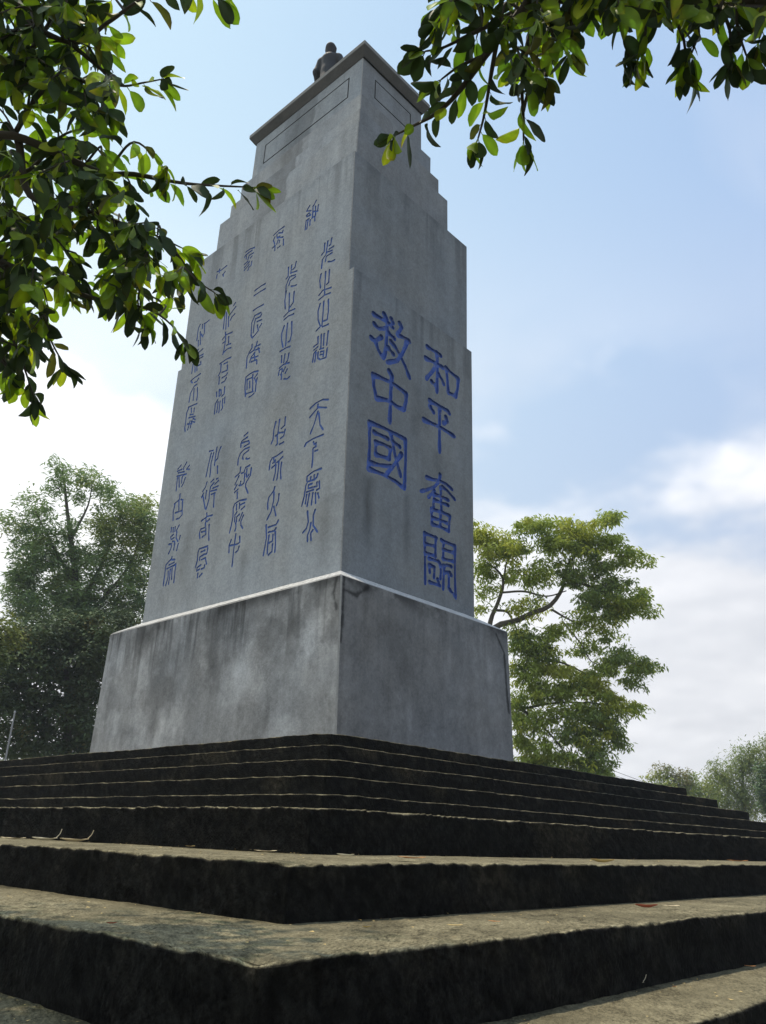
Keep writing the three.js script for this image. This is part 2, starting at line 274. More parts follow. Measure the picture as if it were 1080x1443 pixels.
const sealStrokes = [
  '180,1139 187,1129/200,1137 209,1128 194,1120/208,1116 201,1118 194,1108 207,1112/199,1102 208,1102 209,1078/202,1099 204,1077/195,1096 195,1082/189,1130 188,1098/172,1122 173,1111/181,1124 179,1099/186,1113 172,1106/190,1098 179,1098/181,1097 180,1085',
  '144,1007 144,986 152,982/135,1008 137,988 138,977 148,969 149,948/124,1009 126,994 131,994/117,985 130,985/121,977 137,981/121,971 137,971 139,959/112,949 121,950 131,955',
  '149,934 152,920 148,900/136,933 136,895 135,878/125,932 125,902 131,900/117,886 141,891 152,884/119,874 135,877 151,873',
  '146,862 151,847 149,826 141,807 153,802/136,863 136,834 137,807/123,861 121,833 123,814 134,816/119,802 136,804',
  '146,786 145,770 157,768/145,763 156,760/149,756 155,752 157,734/149,751 151,732/137,787 136,757/129,785 129,759/118,786 120,756/138,755 128,753/143,750 143,737 136,731 120,729 118,749/136,748 127,746 128,734/136,742 127,739',
  '155,633 140,639 122,640 106,634/134,634 134,627 155,614/131,627 110,619/133,619 141,596 150,579/130,614 125,589 116,576',
  '163,558 160,563 143,566 114,566/140,559 137,553/133,555 132,548 140,546 139,526 140,509/134,539 127,539',
  '115,499 135,499 151,494 151,485/141,490 141,484/132,491 132,484/123,491 125,485 131,482 149,483 153,476 155,458 160,439/118,475 116,461 124,460/132,463 150,463/137,476 146,476 146,469 134,468/124,475 123,467 131,468/149,458 151,441/142,458 146,435/133,457 135,435/126,455 124,435/120,453 116,443',
  '144,425 140,405 144,393 153,387/124,423 128,414 127,395 115,380/133,401 135,389 140,379 139,368/127,386 132,382 130,368',
  '281,1128 297,1128 316,1124/311,1116 315,1109 309,1097 310,1090 316,1089/307,1090 307,1077/304,1119 303,1110 293,1109/284,1119 285,1113 299,1121/282,1100 302,1109/298,1101 302,1092/293,1097 294,1091/290,1080 298,1079/280,1093 278,1076',
  '254,1005 253,981 259,978/244,1005 245,986/230,1007 233,993 240,992/245,986 225,981/243,977 229,973/248,977 257,960 256,943/229,968 245,966 248,956/240,950 230,946 223,945',
  '255,946 257,922 253,900/244,934 241,894 241,888/229,931 229,905 240,896/223,886 241,888 256,882/225,875 241,877 255,874',
  '252,858 258,843 257,827 250,806/242,860 243,834 242,806/229,858 226,829 230,812 236,813/228,799 239,801 259,800',
  '252,787 251,771/242,787 244,768/230,784 232,769 237,765/227,761 245,764 257,760/248,756 256,755 257,744/246,752 250,743/238,755 243,747/231,748 237,741/248,742 247,731/239,729 229,725 221,728',
  '253,639 257,623 257,602 262,594/242,640 243,624 244,609 251,607/225,639 225,622 235,618/241,611 228,608/223,612 226,599 235,597/245,605 243,588 247,586/225,586 237,585',
  '226,566 243,562 255,562 260,555 261,539/250,559 248,552 252,550/245,554 244,544 254,541/224,555 234,550 240,548/242,543 242,527 246,513/234,547 234,527 236,511/226,544 227,528 224,510',
  '240,498 242,491 255,481 257,469 255,457/241,487 240,471 245,450 255,436/226,480 226,468 231,458/238,458 230,438',
  '256,426 252,400 257,367/222,427 227,420 250,420/227,413 231,409 248,410/228,406 225,383 225,367/245,403 247,388 246,368/234,402 234,390 245,388/233,384 233,370 243,365',
  '383,1127 401,1132 415,1131/402,1123 415,1122 417,1117/391,1123 399,1124/385,1113 400,1114 403,1104/410,1117 410,1109/389,1106 394,1104/403,1099 415,1097/397,1095 414,1087/397,1087 413,1079/395,1080 399,1072/387,1091 389,1079',
  '330,1001 345,1002 365,1000/327,987 345,988 366,987/329,947 347,948 364,947',
  '335,929 356,931 364,916 362,884 356,874/332,924 336,919 352,921 355,905 355,887/331,909 346,911/329,898 335,892/343,901 338,885 349,878 356,875',
  '355,858 354,849 363,841 368,831 367,804/338,858 340,847 348,840 360,838/327,846 345,847/328,836 344,839/333,840 326,826/343,833 353,827 358,815/353,823 330,819/352,814 335,812/333,810 332,801/344,831 340,816',
  '325,781 339,785 352,785 365,782 365,760 360,734/360,774 357,750/358,774 344,773/350,766 348,750/342,779 337,738/360,740 335,737/327,775 335,768 328,756/326,765 328,751 328,734/332,731 340,728 348,728',
  '340,644 351,640/339,634 356,631 359,626 358,617/355,626 334,624 331,617 348,615/330,608 346,609 358,603 363,592 362,579/331,602 347,598 349,591 346,587/337,586 332,583 326,583',
  '352,571 352,560 367,554/355,553 365,537/359,535 365,527/354,524 364,520/355,518 353,504/323,567 336,566 340,556 348,557/336,553 336,544 336,533 343,530 352,532/347,539 348,534/317,559 318,544 330,531 330,523 320,507/331,561 330,545/323,547 328,543',
  '324,495 345,498 359,495 363,488 361,468 364,448 367,436/353,491 352,480/344,492 343,481/328,489 340,488/327,481 337,477/350,475 355,471 354,456/341,468 349,465 348,454/350,453 348,444 350,436/332,469 340,454/328,463 334,452 333,444 326,436',
  '346,429 347,413 348,394 348,382 348,364/359,420 364,410 362,395/333,421 331,409 339,407 361,409/332,401 335,393 341,391',
  '485,1130 506,1128 523,1132/513,1135 513,1124/489,1115 498,1110/521,1122 522,1113/494,1112 494,1104',
  '469,994 469,947/463,990 459,942/453,973 450,945/433,1001 439,996/430,989 437,985 454,973/431,970 441,967 445,960',
  '433,923 454,926 468,919/458,934 455,911 456,892 459,876/464,908 456,909/444,916 442,895/434,894 449,896/431,882 443,885 455,881',
  '427,856 444,858 467,855/461,851 460,834 467,825/438,848 451,849/437,840 435,827 455,829/434,819 437,815 452,814/462,820 461,802/436,808 441,801 452,802',
  '466,784 464,772/457,787 455,769 448,772 450,783 457,787/438,786 437,769 445,766/458,763 466,754 465,730/456,756 457,731/449,755 449,728/440,758 440,745 437,735 442,731/433,759 432,745',
  '460,635 465,610 469,584/451,633 456,612 455,580/441,643 443,623 443,602/427,640 433,629 434,616 441,612/467,642 453,640/432,597 429,580',
  '463,570 467,559 475,552/440,570 449,566/430,568 425,568/423,562 434,557/438,562 448,556 450,545 449,528 455,507/422,550 440,550/426,543 446,545/430,537 443,537/461,550 462,532/471,547 477,539/472,542 465,525 458,509/432,534 430,506',
  '451,498 449,490/431,489 449,490 467,485/452,488 450,479/439,482 447,479/452,477 450,467 466,467 469,459 465,447/438,470 436,451 433,436/448,464 446,451 458,448/462,460 449,459',
  '435,424 463,424 466,417 465,400 469,386/434,419 435,408 447,409/443,417 456,416/447,408 458,406 457,399/442,400 451,399/438,400 432,386/438,385 438,380 448,379/451,388 463,385 463,378 453,380/444,369 452,364/458,372 458,363',
  '566,1003 572,995 572,962/562,981 555,943/565,958 563,942/548,998 544,970 549,962 557,973/531,999 544,997/556,999 555,987',
  '560,932 572,931 574,902 576,874/566,929 569,906 562,872/542,926 559,922/538,910 555,911/538,904 557,904/562,907 555,873/544,893 542,885 552,886',
  '539,859 562,857 575,854 567,846/544,849 550,843 559,844/548,835 559,834 570,819 571,797/557,827 555,796/544,824 540,802 541,791',
  '538,782 553,783 571,784/570,780 575,771 574,745 575,734 571,723/558,777 556,766/546,773 546,764/560,762 547,758/563,755 538,750/546,747 536,741/551,742 537,735/557,744 562,724/549,742 553,726/565,740 548,735',
  '570,640 581,634/564,629 582,629/549,641 558,632 557,626/537,630 546,624 534,620/553,620 578,624/545,612 563,615 581,617/553,613 560,608/578,612 576,581/572,613 566,587/559,606 559,595/547,604 551,593 557,586',
  '559,569 558,557 577,550/545,552 553,555/574,547 577,532 573,512/560,554 556,531/546,548 543,528 541,517 551,511 561,512/568,528 545,527',
  '576,496 575,486/568,494 567,484/561,494 561,484/547,495 555,485 552,479/565,478 574,475 571,468 560,470/553,476 553,468 544,458/538,469 540,461/564,463 556,460/577,459 567,458 567,448 574,437/555,456 556,442/542,452 545,438',
  '559,427 560,423/547,419 563,422 578,414 578,398 578,368/548,413 567,411/544,407 573,404/566,397 564,384 569,367/559,400 558,382 559,368/553,401 550,377/541,409 541,391 540,368',
];
const bigGlyphs = bigStrokes.map((t) => ({ name: 'carved_character', strokes: readStrokes(t), width: 0.112, taper: 0.42, res: 130, depth: 0.045, paint: bluePaint }));
[2, 5, 6].forEach((i, k) => { bigGlyphs[i].width = [0.098, 0.084, 0.080][k]; });
const sealGlyphs = sealStrokes.map((t) => ({ name: 'carved_character', strokes: readStrokes(t), width: 0.040, taper: 0.35, res: 200, depth: 0.013, paint: sealPaint }));

// plinth: darker, blotched and streaked with black from its top edge
function plinthLook(u, v, seed, strength, extra) {
  const top = 2.75 - v, c = cement(u, v, seed === 3 ? 0.235 : 0.155, seed, { big: 0.5, mid: 0.55, streak: 0.6 });  // right face starts from a darker base: its shade is put into the colour
  const run = fbm(u * 2.6 + seed, 3.3 + seed, 3), drip = 0.9 * sstep(0.46, 0.72, fbm(u * 7 + seed, v * 0.55 + seed, 4)) * sstep(2.6 * run, 0.1, top);
  const blot = sstep(0.50, 0.68, fbm(u * 1.7 + seed * 2, v * 1.5, 5)) * sstep(2.6, 0.9, top);
  const edge = sstep(0.22 + 0.2 * run, 0.02, top) * sstep(0.35, 0.65, fbm(u * 2 + 9, v * 3 + seed, 4));
  const pale = sstep(0.52, 0.72, fbm(u * 1.5 + 31 + seed, v * 1.1 + 2, 4)) * sstep(0.2, 1.0, top);
  let k = (1 - strength * 0.62 * drip) * (1 - strength * 0.30 * blot) * (1 - 0.75 * edge) * (1 + 0.42 * strength * pale);
  if (extra) k *= extra(u, v);
  const mott = 1 + 0.30 * strength * (fbm(u * 5.5 + seed, v * 4.5 + 3, 5) - 0.5) + 0.30 * (fbm(u * 16, v * 14 + seed, 4) - 0.5); k *= mott;
  return [c[0] * k * 1.05, c[1] * k * 1.01, c[2] * k * 0.985];
}
const ellipse = (u, v, cu, cv, ru, rv) => { const a = (u - cu) / ru, b = (v - cv) / rv; return Math.exp(-(a * a + b * b)); };
const crackline = (u, v, pts, w) => { let d = 1e9; for (let i = 0; i < pts.length - 1; i++) { const [ax, ay] = pts[i], [bx, by] = pts[i + 1], t = clamp(((u - ax) * (bx - ax) + (v - ay) * (by - ay)) / ((bx - ax) ** 2 + (by - ay) ** 2)); d = Math.min(d, Math.hypot(u - ax - t * (bx - ax), v - ay - t * (by - ay))); } return Math.exp(-((d + (fbm(u * 9, v * 9, 3) - 0.5) * w * 2) ** 2) / (w * w)); };
storey('plinth', [0, 0], [-0.005, -0.07], -0.05, 2.74, 0.022, {
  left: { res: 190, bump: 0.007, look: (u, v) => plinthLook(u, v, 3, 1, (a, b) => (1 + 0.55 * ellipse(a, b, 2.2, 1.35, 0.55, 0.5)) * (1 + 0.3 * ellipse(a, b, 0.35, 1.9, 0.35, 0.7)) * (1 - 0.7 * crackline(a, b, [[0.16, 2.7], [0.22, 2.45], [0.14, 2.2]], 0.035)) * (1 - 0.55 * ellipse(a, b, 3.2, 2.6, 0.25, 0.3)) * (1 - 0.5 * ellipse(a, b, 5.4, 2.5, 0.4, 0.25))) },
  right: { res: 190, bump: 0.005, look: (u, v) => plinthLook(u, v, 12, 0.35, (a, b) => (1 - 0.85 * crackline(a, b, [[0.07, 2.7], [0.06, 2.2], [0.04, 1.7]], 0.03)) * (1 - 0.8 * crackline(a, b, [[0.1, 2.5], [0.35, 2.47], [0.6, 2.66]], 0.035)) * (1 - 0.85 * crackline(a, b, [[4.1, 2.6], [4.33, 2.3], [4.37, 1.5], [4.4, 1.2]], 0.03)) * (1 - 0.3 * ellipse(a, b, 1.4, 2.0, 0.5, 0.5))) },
});
// sloped cement weathering between plinth and shaft, limewashed and bright
{
  const lime = new THREE.MeshStandardMaterial({ color: new THREE.Color().setRGB(0.62, 0.62, 0.60), roughness: 0.9, map: grit, side: THREE.DoubleSide });
  lime.map = colorMap(256, 256, (u, v) => { const g = 0.44 + 0.5 * (fbm(u * 20, v * 20, 4) - 0.5); return [g, g, g * 0.97]; }, true); lime.color.setRGB(1, 1, 1);
  const o = [[0.02, 0.10], [0.43, 0.53]], y = [2.742, 2.985], pos = [], uv = [], N = 24, C = (i, k) => { const dx = -o[i][0], dz = -o[i][1]; return [[-dx, dz], [-dx, -WZ - dz], [WX + dx, -WZ - dz], [WX + dx, dz]][k % 4]; };
  const P = (i, k, t) => { const a = C(i, k), b = C(i, k + 1), w = (i ? 1 : 1) * 0.012 * (fbm(t * 30 + k * 7, i, 3) - 0.5); return V(lerp(a[0], b[0], t), y[i] + w, lerp(a[1], b[1], t)); };
  for (let k = 0; k < 4; k++) for (let n = 0; n < N; n++) { const a = P(0, k, n / N), b = P(0, k, (n + 1) / N), c = P(1, k, (n + 1) / N), d = P(1, k, n / N); for (const [q, s, t] of [[a, n, 0], [b, n + 1, 0], [c, n + 1, 1], [a, n, 0], [c, n + 1, 1], [d, n, 1]]) { pos.push(q.x, q.y, q.z); uv.push(s * 0.25, t * 0.4); } }
  const g = new THREE.BufferGeometry(); g.setAttribute('position', new THREE.Float32BufferAttribute(pos, 3)); g.setAttribute('uv', new THREE.Float32BufferAttribute(uv, 2)); g.computeVertexNormals();
  part('sloped_ledge', g, lime, monument).userData.label = 'pale sloped cement ledge along the top of the plinth';
}
const cool = (c) => [c[0] * 0.97, c[1], c[2] * 1.02];  // right shaft faces only: the bluish tone of their shade, as colour
const shaftStainsL = [[1.0, 4.4, 1.6, 0.25, 0.2], [2.4, 8.5, 3.5, 0.3, 0.16], [4.1, 6.4, 3, 0.35, 0.15], [3.2, 3.9, 1, 0.12, 0.25], [5.1, 5.0, 2.2, 0.2, 0.2], [0.75, 9.9, 4, 0.2, 0.12], [4.7, 9, 4, 0.3, 0.14]];
const shaftStainsR = [[1.05, 4.9, 1.9, 0.13, 0.42], [2.05, 4.9, 1.9, 0.10, 0.30], [2.9, 6.1, 0.9, 0.16, 0.3], [3.55, 4.2, 1.2, 0.2, 0.2], [0.7, 5.5, 2.6, 0.3, 0.16], [2.3, 7.3, 2.2, 0.2, 0.16]];
const shaftEdge = (y) => y < 9.035 ? lerp(0.551, 0.587, (y - 2.93) / 6.104) : 0.716, shaftCells = [];
for (const [ya, yb, cuts] of [[2.93, 6.8, [1.9, 2.9, 3.95, 5.05]], [6.8, 10.4, [1.9, 2.9, 3.95, 5.05]], [10.4, 12.024, [2.4, 3.5, 4.5]]]) for (let i = 0; i <= cuts.length; i++) {
  const L = (y) => i ? cuts[i - 1] : shaftEdge(y), R = (y) => i < cuts.length ? cuts[i] : WZ - shaftEdge(y), notch = ya < 9.03 && yb > 9.03;
  shaftCells.push([[L(ya), ya], [R(ya), ya], ...(notch && i === cuts.length ? [[R(9.034), 9.034], [R(9.04), 9.034]] : []), [R(yb), yb], [L(yb), yb], ...(notch && i === 0 ? [[L(9.04), 9.034], [L(9.034), 9.034]] : [])]);
}
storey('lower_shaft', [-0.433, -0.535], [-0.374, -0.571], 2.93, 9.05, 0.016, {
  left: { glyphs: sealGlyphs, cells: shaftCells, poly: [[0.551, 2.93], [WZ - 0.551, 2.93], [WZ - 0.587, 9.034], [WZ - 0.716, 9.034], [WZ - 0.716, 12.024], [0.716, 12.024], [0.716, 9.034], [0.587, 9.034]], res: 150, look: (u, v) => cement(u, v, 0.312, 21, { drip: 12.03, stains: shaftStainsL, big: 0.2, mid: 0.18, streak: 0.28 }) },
  right: { glyphs: bigGlyphs, res: 150, look: (u, v) => cool(cement(u, v, 0.188, 27, { drip: 9.05, stains: shaftStainsR, big: 0.3, mid: 0.25, streak: 0.3 })) },  // same cement as the left, darkened to paint in this side's shade
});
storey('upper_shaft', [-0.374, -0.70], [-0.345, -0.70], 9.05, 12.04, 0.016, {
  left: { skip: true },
  right: { res: 140, look: (u, v) => cool(cement(u, v, 0.188, 33, { drip: 12.04, big: 0.35, streak: 0.3 })) },  // darker base again: the shaded side is painted into the cement
});
const crownStain = (u, v) => { const e = 3.1 + 0.06 * (16 - v) + 0.25 * (fbm(v * 2, 7, 3) - 0.5), k = sstep(e - 0.03, e + 0.05, u) * sstep(e + 1.6, e + 0.5, u); return 1 - 0.36 * k * (0.7 + 0.6 * fbm(u * 2, v * 2, 3)); };
const upperLook = (seed, litStained) => (u, v) => { const c = cement(u, v, litStained ? 0.295 : 0.188, seed, { big: 0.25 }); const k = litStained ? crownStain(u, v) : 1; return [c[0] * k, c[1] * k, c[2] * k]; };  // left: brighter side's base plus a real stain; right: shade painted in
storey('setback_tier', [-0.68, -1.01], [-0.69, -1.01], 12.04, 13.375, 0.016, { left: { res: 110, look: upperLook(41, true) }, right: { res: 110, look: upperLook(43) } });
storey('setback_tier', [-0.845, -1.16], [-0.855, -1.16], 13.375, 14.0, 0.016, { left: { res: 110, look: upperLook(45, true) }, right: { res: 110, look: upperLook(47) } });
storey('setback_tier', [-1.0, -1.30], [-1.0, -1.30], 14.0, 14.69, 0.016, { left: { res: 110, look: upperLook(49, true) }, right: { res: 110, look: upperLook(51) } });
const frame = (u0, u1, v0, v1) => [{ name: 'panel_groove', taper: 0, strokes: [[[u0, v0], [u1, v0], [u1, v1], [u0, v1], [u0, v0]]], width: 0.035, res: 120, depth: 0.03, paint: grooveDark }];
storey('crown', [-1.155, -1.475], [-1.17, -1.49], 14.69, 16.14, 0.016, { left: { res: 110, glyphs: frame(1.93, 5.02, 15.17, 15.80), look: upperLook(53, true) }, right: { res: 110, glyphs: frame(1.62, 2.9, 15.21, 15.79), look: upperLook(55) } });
// cornice: a sloping soffit, a square fascia and a low cap
{
  const prof = [[-1.16, 16.13], [-1.12, 16.20], [-1.045, 16.33], [-1.037, 16.35], [-1.037, 16.455], [-1.05, 16.475], [-1.35, 16.52]], pos = [], uv = [], dz = -0.285;
  const P = (i, k) => { const [d, y] = prof[i], x = -d, z = d + dz; return [[x, z], [x, -WZ - z], [WX - x, -WZ - z], [WX - x, z]].map(([a, b]) => V(a, y, b))[k % 4]; };
  const soff = { pos: [], uv: [] };
  for (let i = 0; i < prof.length - 1; i++) for (let k = 0; k < 4; k++) { const a = P(i, k), b = P(i, k + 1), c = P(i + 1, k + 1), d = P(i + 1, k), w = a.distanceTo(b), h = a.distanceTo(d); for (const [q, s, t] of [[a, 0, 0], [b, w, 0], [c, w, h], [a, 0, 0], [c, w, h], [d, 0, h]]) { (i < 3 ? soff.pos : pos).push(q.x, q.y, q.z); (i < 3 ? soff.uv : uv).push((s + k) / 3, (t + i * 0.3) / 3); } }
  const y = 16.52, q = [0, 1, 2, 3].map((k) => P(prof.length - 1, k)); for (const k of [0, 1, 2, 0, 2, 3]) { pos.push(q[k].x, y, q[k].z); uv.push(q[k].x / 3, q[k].z / 3); }
  const g = new THREE.BufferGeometry(); g.setAttribute('position', new THREE.Float32BufferAttribute(pos, 3)); g.setAttribute('uv', new THREE.Float32BufferAttribute(uv, 2)); g.computeVertexNormals();
  const darkSoffit = plain.clone(), cap = plain.clone(); darkSoffit.color.setRGB(0.23, 0.225, 0.22); cap.color.setRGB(0.62, 0.62, 0.61);  // soffit takes a darker colour than fascia and cap
  const sg = new THREE.BufferGeometry(); sg.setAttribute('position', new THREE.Float32BufferAttribute(soff.pos, 3)); sg.setAttribute('uv', new THREE.Float32BufferAttribute(soff.uv, 2)); sg.computeVertexNormals();
  const cn = part('cornice', g, cap, monument); part('soffit', sg, darkSoffit, cn).userData.label = 'dark underside of the cornice';
}

// ---------------------------------------------------------------- the statue on top, its back to the camera
{
  const S = 96, mc = new MarchingCubes(S, new THREE.MeshStandardMaterial(), true, true, 400000), half = 1.32;
  const J = (a, b, r0, r1) => ({ a: V(...a), b: V(...b), r0, r1 });
  const bones = [J([0, 1.36, 0], [0, 1.02, 0.01], 0.17, 0.165), J([0.15, 1.40, 0], [-0.15, 1.40, 0], 0.085, 0.085), J([0, 1.02, 0.01], [0, 0.62, 0.0], 0.165, 0.205), J([0.06, 0.6, 0], [-0.06, 0.6, 0], 0.19, 0.19), J([0, 1.42, 0], [0, 1.56, 0.015], 0.065, 0.058),
    J([0.095, 0.62, 0], [0.10, 0.30, 0.02], 0.105, 0.085), J([0.10, 0.30, 0.02], [0.105, 0.05, 0], 0.085, 0.075), J([-0.095, 0.62, 0], [-0.10, 0.30, 0.05], 0.105, 0.085), J([-0.10, 0.30, 0.05], [-0.11, 0.05, 0.06], 0.085, 0.075),
    J([0.105, 0.04, 0.0], [0.12, 0.03, 0.17], 0.05, 0.04), J([-0.11, 0.04, 0.06], [-0.13, 0.03, 0.23], 0.05, 0.04),
    J([0.20, 1.39, 0], [0.27, 1.13, -0.02], 0.075, 0.065), J([0.27, 1.13, -0.02], [0.29, 0.90, 0.12], 0.062, 0.05), J([0.29, 0.89, 0.12], [0.29, 0.80, 0.16], 0.042, 0.03),
    J([-0.20, 1.39, 0], [-0.29, 1.13, 0.0], 0.075, 0.066), J([-0.29, 1.13, 0.0], [-0.33, 0.88, 0.06], 0.063, 0.05), J([-0.33, 0.87, 0.06], [-0.33, 0.77, 0.09], 0.042, 0.03),
    J([0, 1.645, 0.01], [0, 1.71, 0.015], 0.088, 0.098), J([0, 1.60, 0.05], [0, 1.66, 0.06], 0.06, 0.06), J([0, 1.655, 0.115], [0, 1.675, 0.105], 0.014, 0.01), J([0.09, 1.66, 0.0], [0.095, 1.69, 0.0], 0.015, 0.02), J([-0.09, 1.66, 0.0], [-0.095, 1.69, 0.0], 0.015, 0.02), J([0, 1.74, -0.02], [0, 1.755, 0.02], 0.092, 0.085)];
  const p = V(0, 0, 0), ab = V(0, 0, 0);
  for (let k = 0; k < S; k++) for (let j = 0; j < S; j++) for (let i = 0; i < S; i++) {
    p.set((i / (S / 2) - 1) * half * 0.72, (j / (S / 2) - 1) * half * 0.72 + 0.92, (k / (S / 2) - 1) * half * 0.72);
    let s = 0;
    for (const b of bones) { ab.subVectors(b.b, b.a); const t = clamp((p.x - b.a.x) * ab.x / ab.lengthSq() + (p.y - b.a.y) * ab.y / ab.lengthSq() + (p.z - b.a.z) * ab.z / ab.lengthSq()); const dx = p.x - b.a.x - ab.x * t, dy = p.y - b.a.y - ab.y * t, dz = p.z - b.a.z - ab.z * t; const d = Math.sqrt(dx * dx + dy * dy + dz * dz) - lerp(b.r0, b.r1, t); s += Math.exp(-d * 48); }
    mc.field[i + j * S + k * S * S] = Math.log(s + 1e-30) / 48;
  }
  mc.isolation = 0; mc.update();
  const n = mc.count, pos = new Float32Array(n * 3), nor = new Float32Array(n * 3);
  for (let i = 0; i < n; i++) { for (let c = 0; c < 3; c++) { pos[i * 3 + c] = mc.positionArray[i * 3 + c] * half * 0.72 + (c === 1 ? 0.92 : 0); nor[i * 3 + c] = mc.normalArray[i * 3 + c]; } }
  const g = new THREE.BufferGeometry(); g.setAttribute('position', new THREE.BufferAttribute(pos, 3)); g.setAttribute('normal', new THREE.BufferAttribute(nor, 3));
  g.computeBoundingBox(); globalThis.console.log('statue', n, JSON.stringify(g.boundingBox));
  const bronze = new THREE.MeshStandardMaterial({ color: new THREE.Color().setRGB(0.02, 0.021, 0.025), roughness: 0.7, metalness: 0.15 });
  const st = thing('statue', 'dark statue of a standing figure in a long coat on top of the monument', 'statue', null, V(WX / 2 - 0.1, 16.52, -WZ / 2 - 0.38));
  st.rotation.y = Math.atan2(1, -0.45);
  const fig = part('figure', g, bronze, st); fig.scale.setScalar(1.38); fig.position.y = 0.46;
  const ped = new THREE.ExtrudeGeometry(new THREE.Shape([new THREE.Vector2(-0.48, -0.48), new THREE.Vector2(0.48, -0.48), new THREE.Vector2(0.48, 0.48), new THREE.Vector2(-0.48, 0.48)]), { depth: 0.40, bevelSize: 0.03, bevelThickness: 0.03, bevelSegments: 2 });
  ped.rotateX(-Math.PI / 2); ped.translate(0, 0.03, 0); part('pedestal', ped, plain, st);
}

// ---------------------------------------------------------------- the stepped base
const base = thing('stepped_base', 'wide square flight of dark mossy concrete steps round the foot of the monument', 'steps');
const stepSkin = new THREE.MeshPhysicalMaterial({ vertexColors: true, map: grit, roughness: 1, specularIntensity: 0.12, bumpMap: mossBump, bumpScale: 0.010, side: THREE.DoubleSide });
function step(dOut, top, drop, inner, fine, seed) {
  const prof = [];                                                            // [inset, height below top, kind] from the riser's foot over the nose and in across the tread
  const r = 0.014, nr = fine ? 12 : 6, nt = fine ? 22 : 8;
  for (let i = 0; i <= nr; i++) prof.push([0, -lerp(drop + 0.04, r, i / nr), 0]);
  for (let i = 1; i <= 5; i++) { const a = i / 5 * Math.PI / 2; prof.push([r * (1 - Math.cos(a)), -r * (1 - Math.sin(a)), 1]); }
  for (let i = 1; i <= nt; i++) prof.push([r + (inner - r) * Math.pow(i / nt, 1.25), 0, 2]);
  const cols = [], near = (n, cell, len) => { const t = []; let s = 0; while (s < len) { t.push(s / len); s += Math.max(cell, s * 0.012); } t.push(1); return t; };
  const lenL = WZ + 2 * dOut, lenR = WX + 2 * dOut, cell = fine ? 0.016 : 0.035;
  // sides run round the square: left face from its far end to the near corner, front face away from it, then the two hidden ones
  for (const t of near(0, cell, lenL).map((q) => 1 - q).reverse()) cols.push([1, t]);
  for (const t of near(0, cell, lenR).slice(1)) cols.push([2, t]);
  for (let i = 1; i <= 30; i++) cols.push([3, i / 30]);
  for (let i = 1; i <= 30; i++) cols.push([0, i / 30]);
  const corner = (k, i) => { const d = dOut - i; return [[WX + d, -WZ - d], [-d, -WZ - d], [-d, d], [WX + d, d]][k % 4]; };   // side k runs from corner k to k+1
  const nP = prof.length, pos = [], col = [], uv = [], idx = [];
  let run = 0, last = null;
  for (const [k, t] of cols) {
    const a0 = corner(k, 0), b0 = corner(k + 1, 0), px = lerp(a0[0], b0[0], t), pz = lerp(a0[1], b0[1], t);
    if (last) run += Math.hypot(px - last[0], pz - last[1]); last = [px, pz];
    const cdp = Math.hypot(px + dOut, pz - dOut), near2 = Math.exp(-cdp / 0.035);
    let h = 0;
    for (let i = 0; i < nP; i++) {
      const [ins, dy, kind] = prof[i], a = corner(k, ins), b = corner(k + 1, ins);
      let x = lerp(a[0], b[0], t), z = lerp(a[1], b[1], t), y = top + dy;
      const ox = k === 1 ? -1 : k === 3 ? 1 : k === 2 ? -near2 : 0, oz = k === 2 ? 1 : k === 0 ? -1 : k === 1 ? near2 : 0, cd = Math.hypot(x + dOut, z - dOut), worn = Math.exp(-cd * cd / 0.012);
      const q = fbm3(x * 1.3 + seed, y * 2, z * 1.3, 3) - 0.5, w = fbm3(x * 9 + seed, y * 9, z * 9, 3) - 0.5, f = fine ? fbm3(x * 34, y * 34, z * 34 + seed, 2) - 0.5 : 0;
      if (kind === 0) { const s = 0.035 * q + 0.02 * w + 0.012 * f - 0.012 * worn; x += ox * s; z += oz * s; }
      else if (kind === 1) { const s = 0.03 * q + 0.028 * w + 0.022 * f - 0.016 * worn; x += ox * s; z += oz * s; y += 0.014 * q + 0.016 * w + 0.014 * f - 0.008 * worn; }
      else { y += (0.012 * q + 0.006 * w + 0.004 * f) * sstep(0, 0.12, inner - ins) - 0.008 * worn; }
      pos.push(x, y, z);
      if (i) h += Math.hypot(prof[i][0] - prof[i - 1][0], prof[i][1] - prof[i - 1][1]);
      uv.push(run, h + seed * 0.37);
      // moss-black risers, worn brown here and there; grey-brown treads with darker growth in patches and against the next riser
      const pb = fbm3(x * 1.1 + 30, y * 1.6 + seed, z * 1.1, 4), pf = fbm3(x * 7, y * 7 + seed, z * 7, 4);
      let c;
      if (kind === 2) {
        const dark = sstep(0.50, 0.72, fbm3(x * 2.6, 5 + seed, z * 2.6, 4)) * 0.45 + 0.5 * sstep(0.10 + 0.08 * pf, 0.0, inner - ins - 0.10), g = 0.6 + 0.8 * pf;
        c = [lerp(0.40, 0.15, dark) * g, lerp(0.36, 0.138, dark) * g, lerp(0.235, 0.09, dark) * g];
      } else {
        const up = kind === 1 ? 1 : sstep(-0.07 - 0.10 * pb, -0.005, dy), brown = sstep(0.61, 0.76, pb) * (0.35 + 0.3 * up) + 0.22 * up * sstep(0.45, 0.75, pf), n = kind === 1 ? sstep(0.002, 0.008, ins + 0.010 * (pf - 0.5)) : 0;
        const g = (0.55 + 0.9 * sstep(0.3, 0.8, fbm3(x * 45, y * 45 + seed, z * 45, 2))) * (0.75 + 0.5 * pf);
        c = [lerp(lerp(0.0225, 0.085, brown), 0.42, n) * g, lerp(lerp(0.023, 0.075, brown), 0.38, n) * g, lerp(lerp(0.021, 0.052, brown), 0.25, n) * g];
      }
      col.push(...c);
    }
  }
  const nC = cols.length;
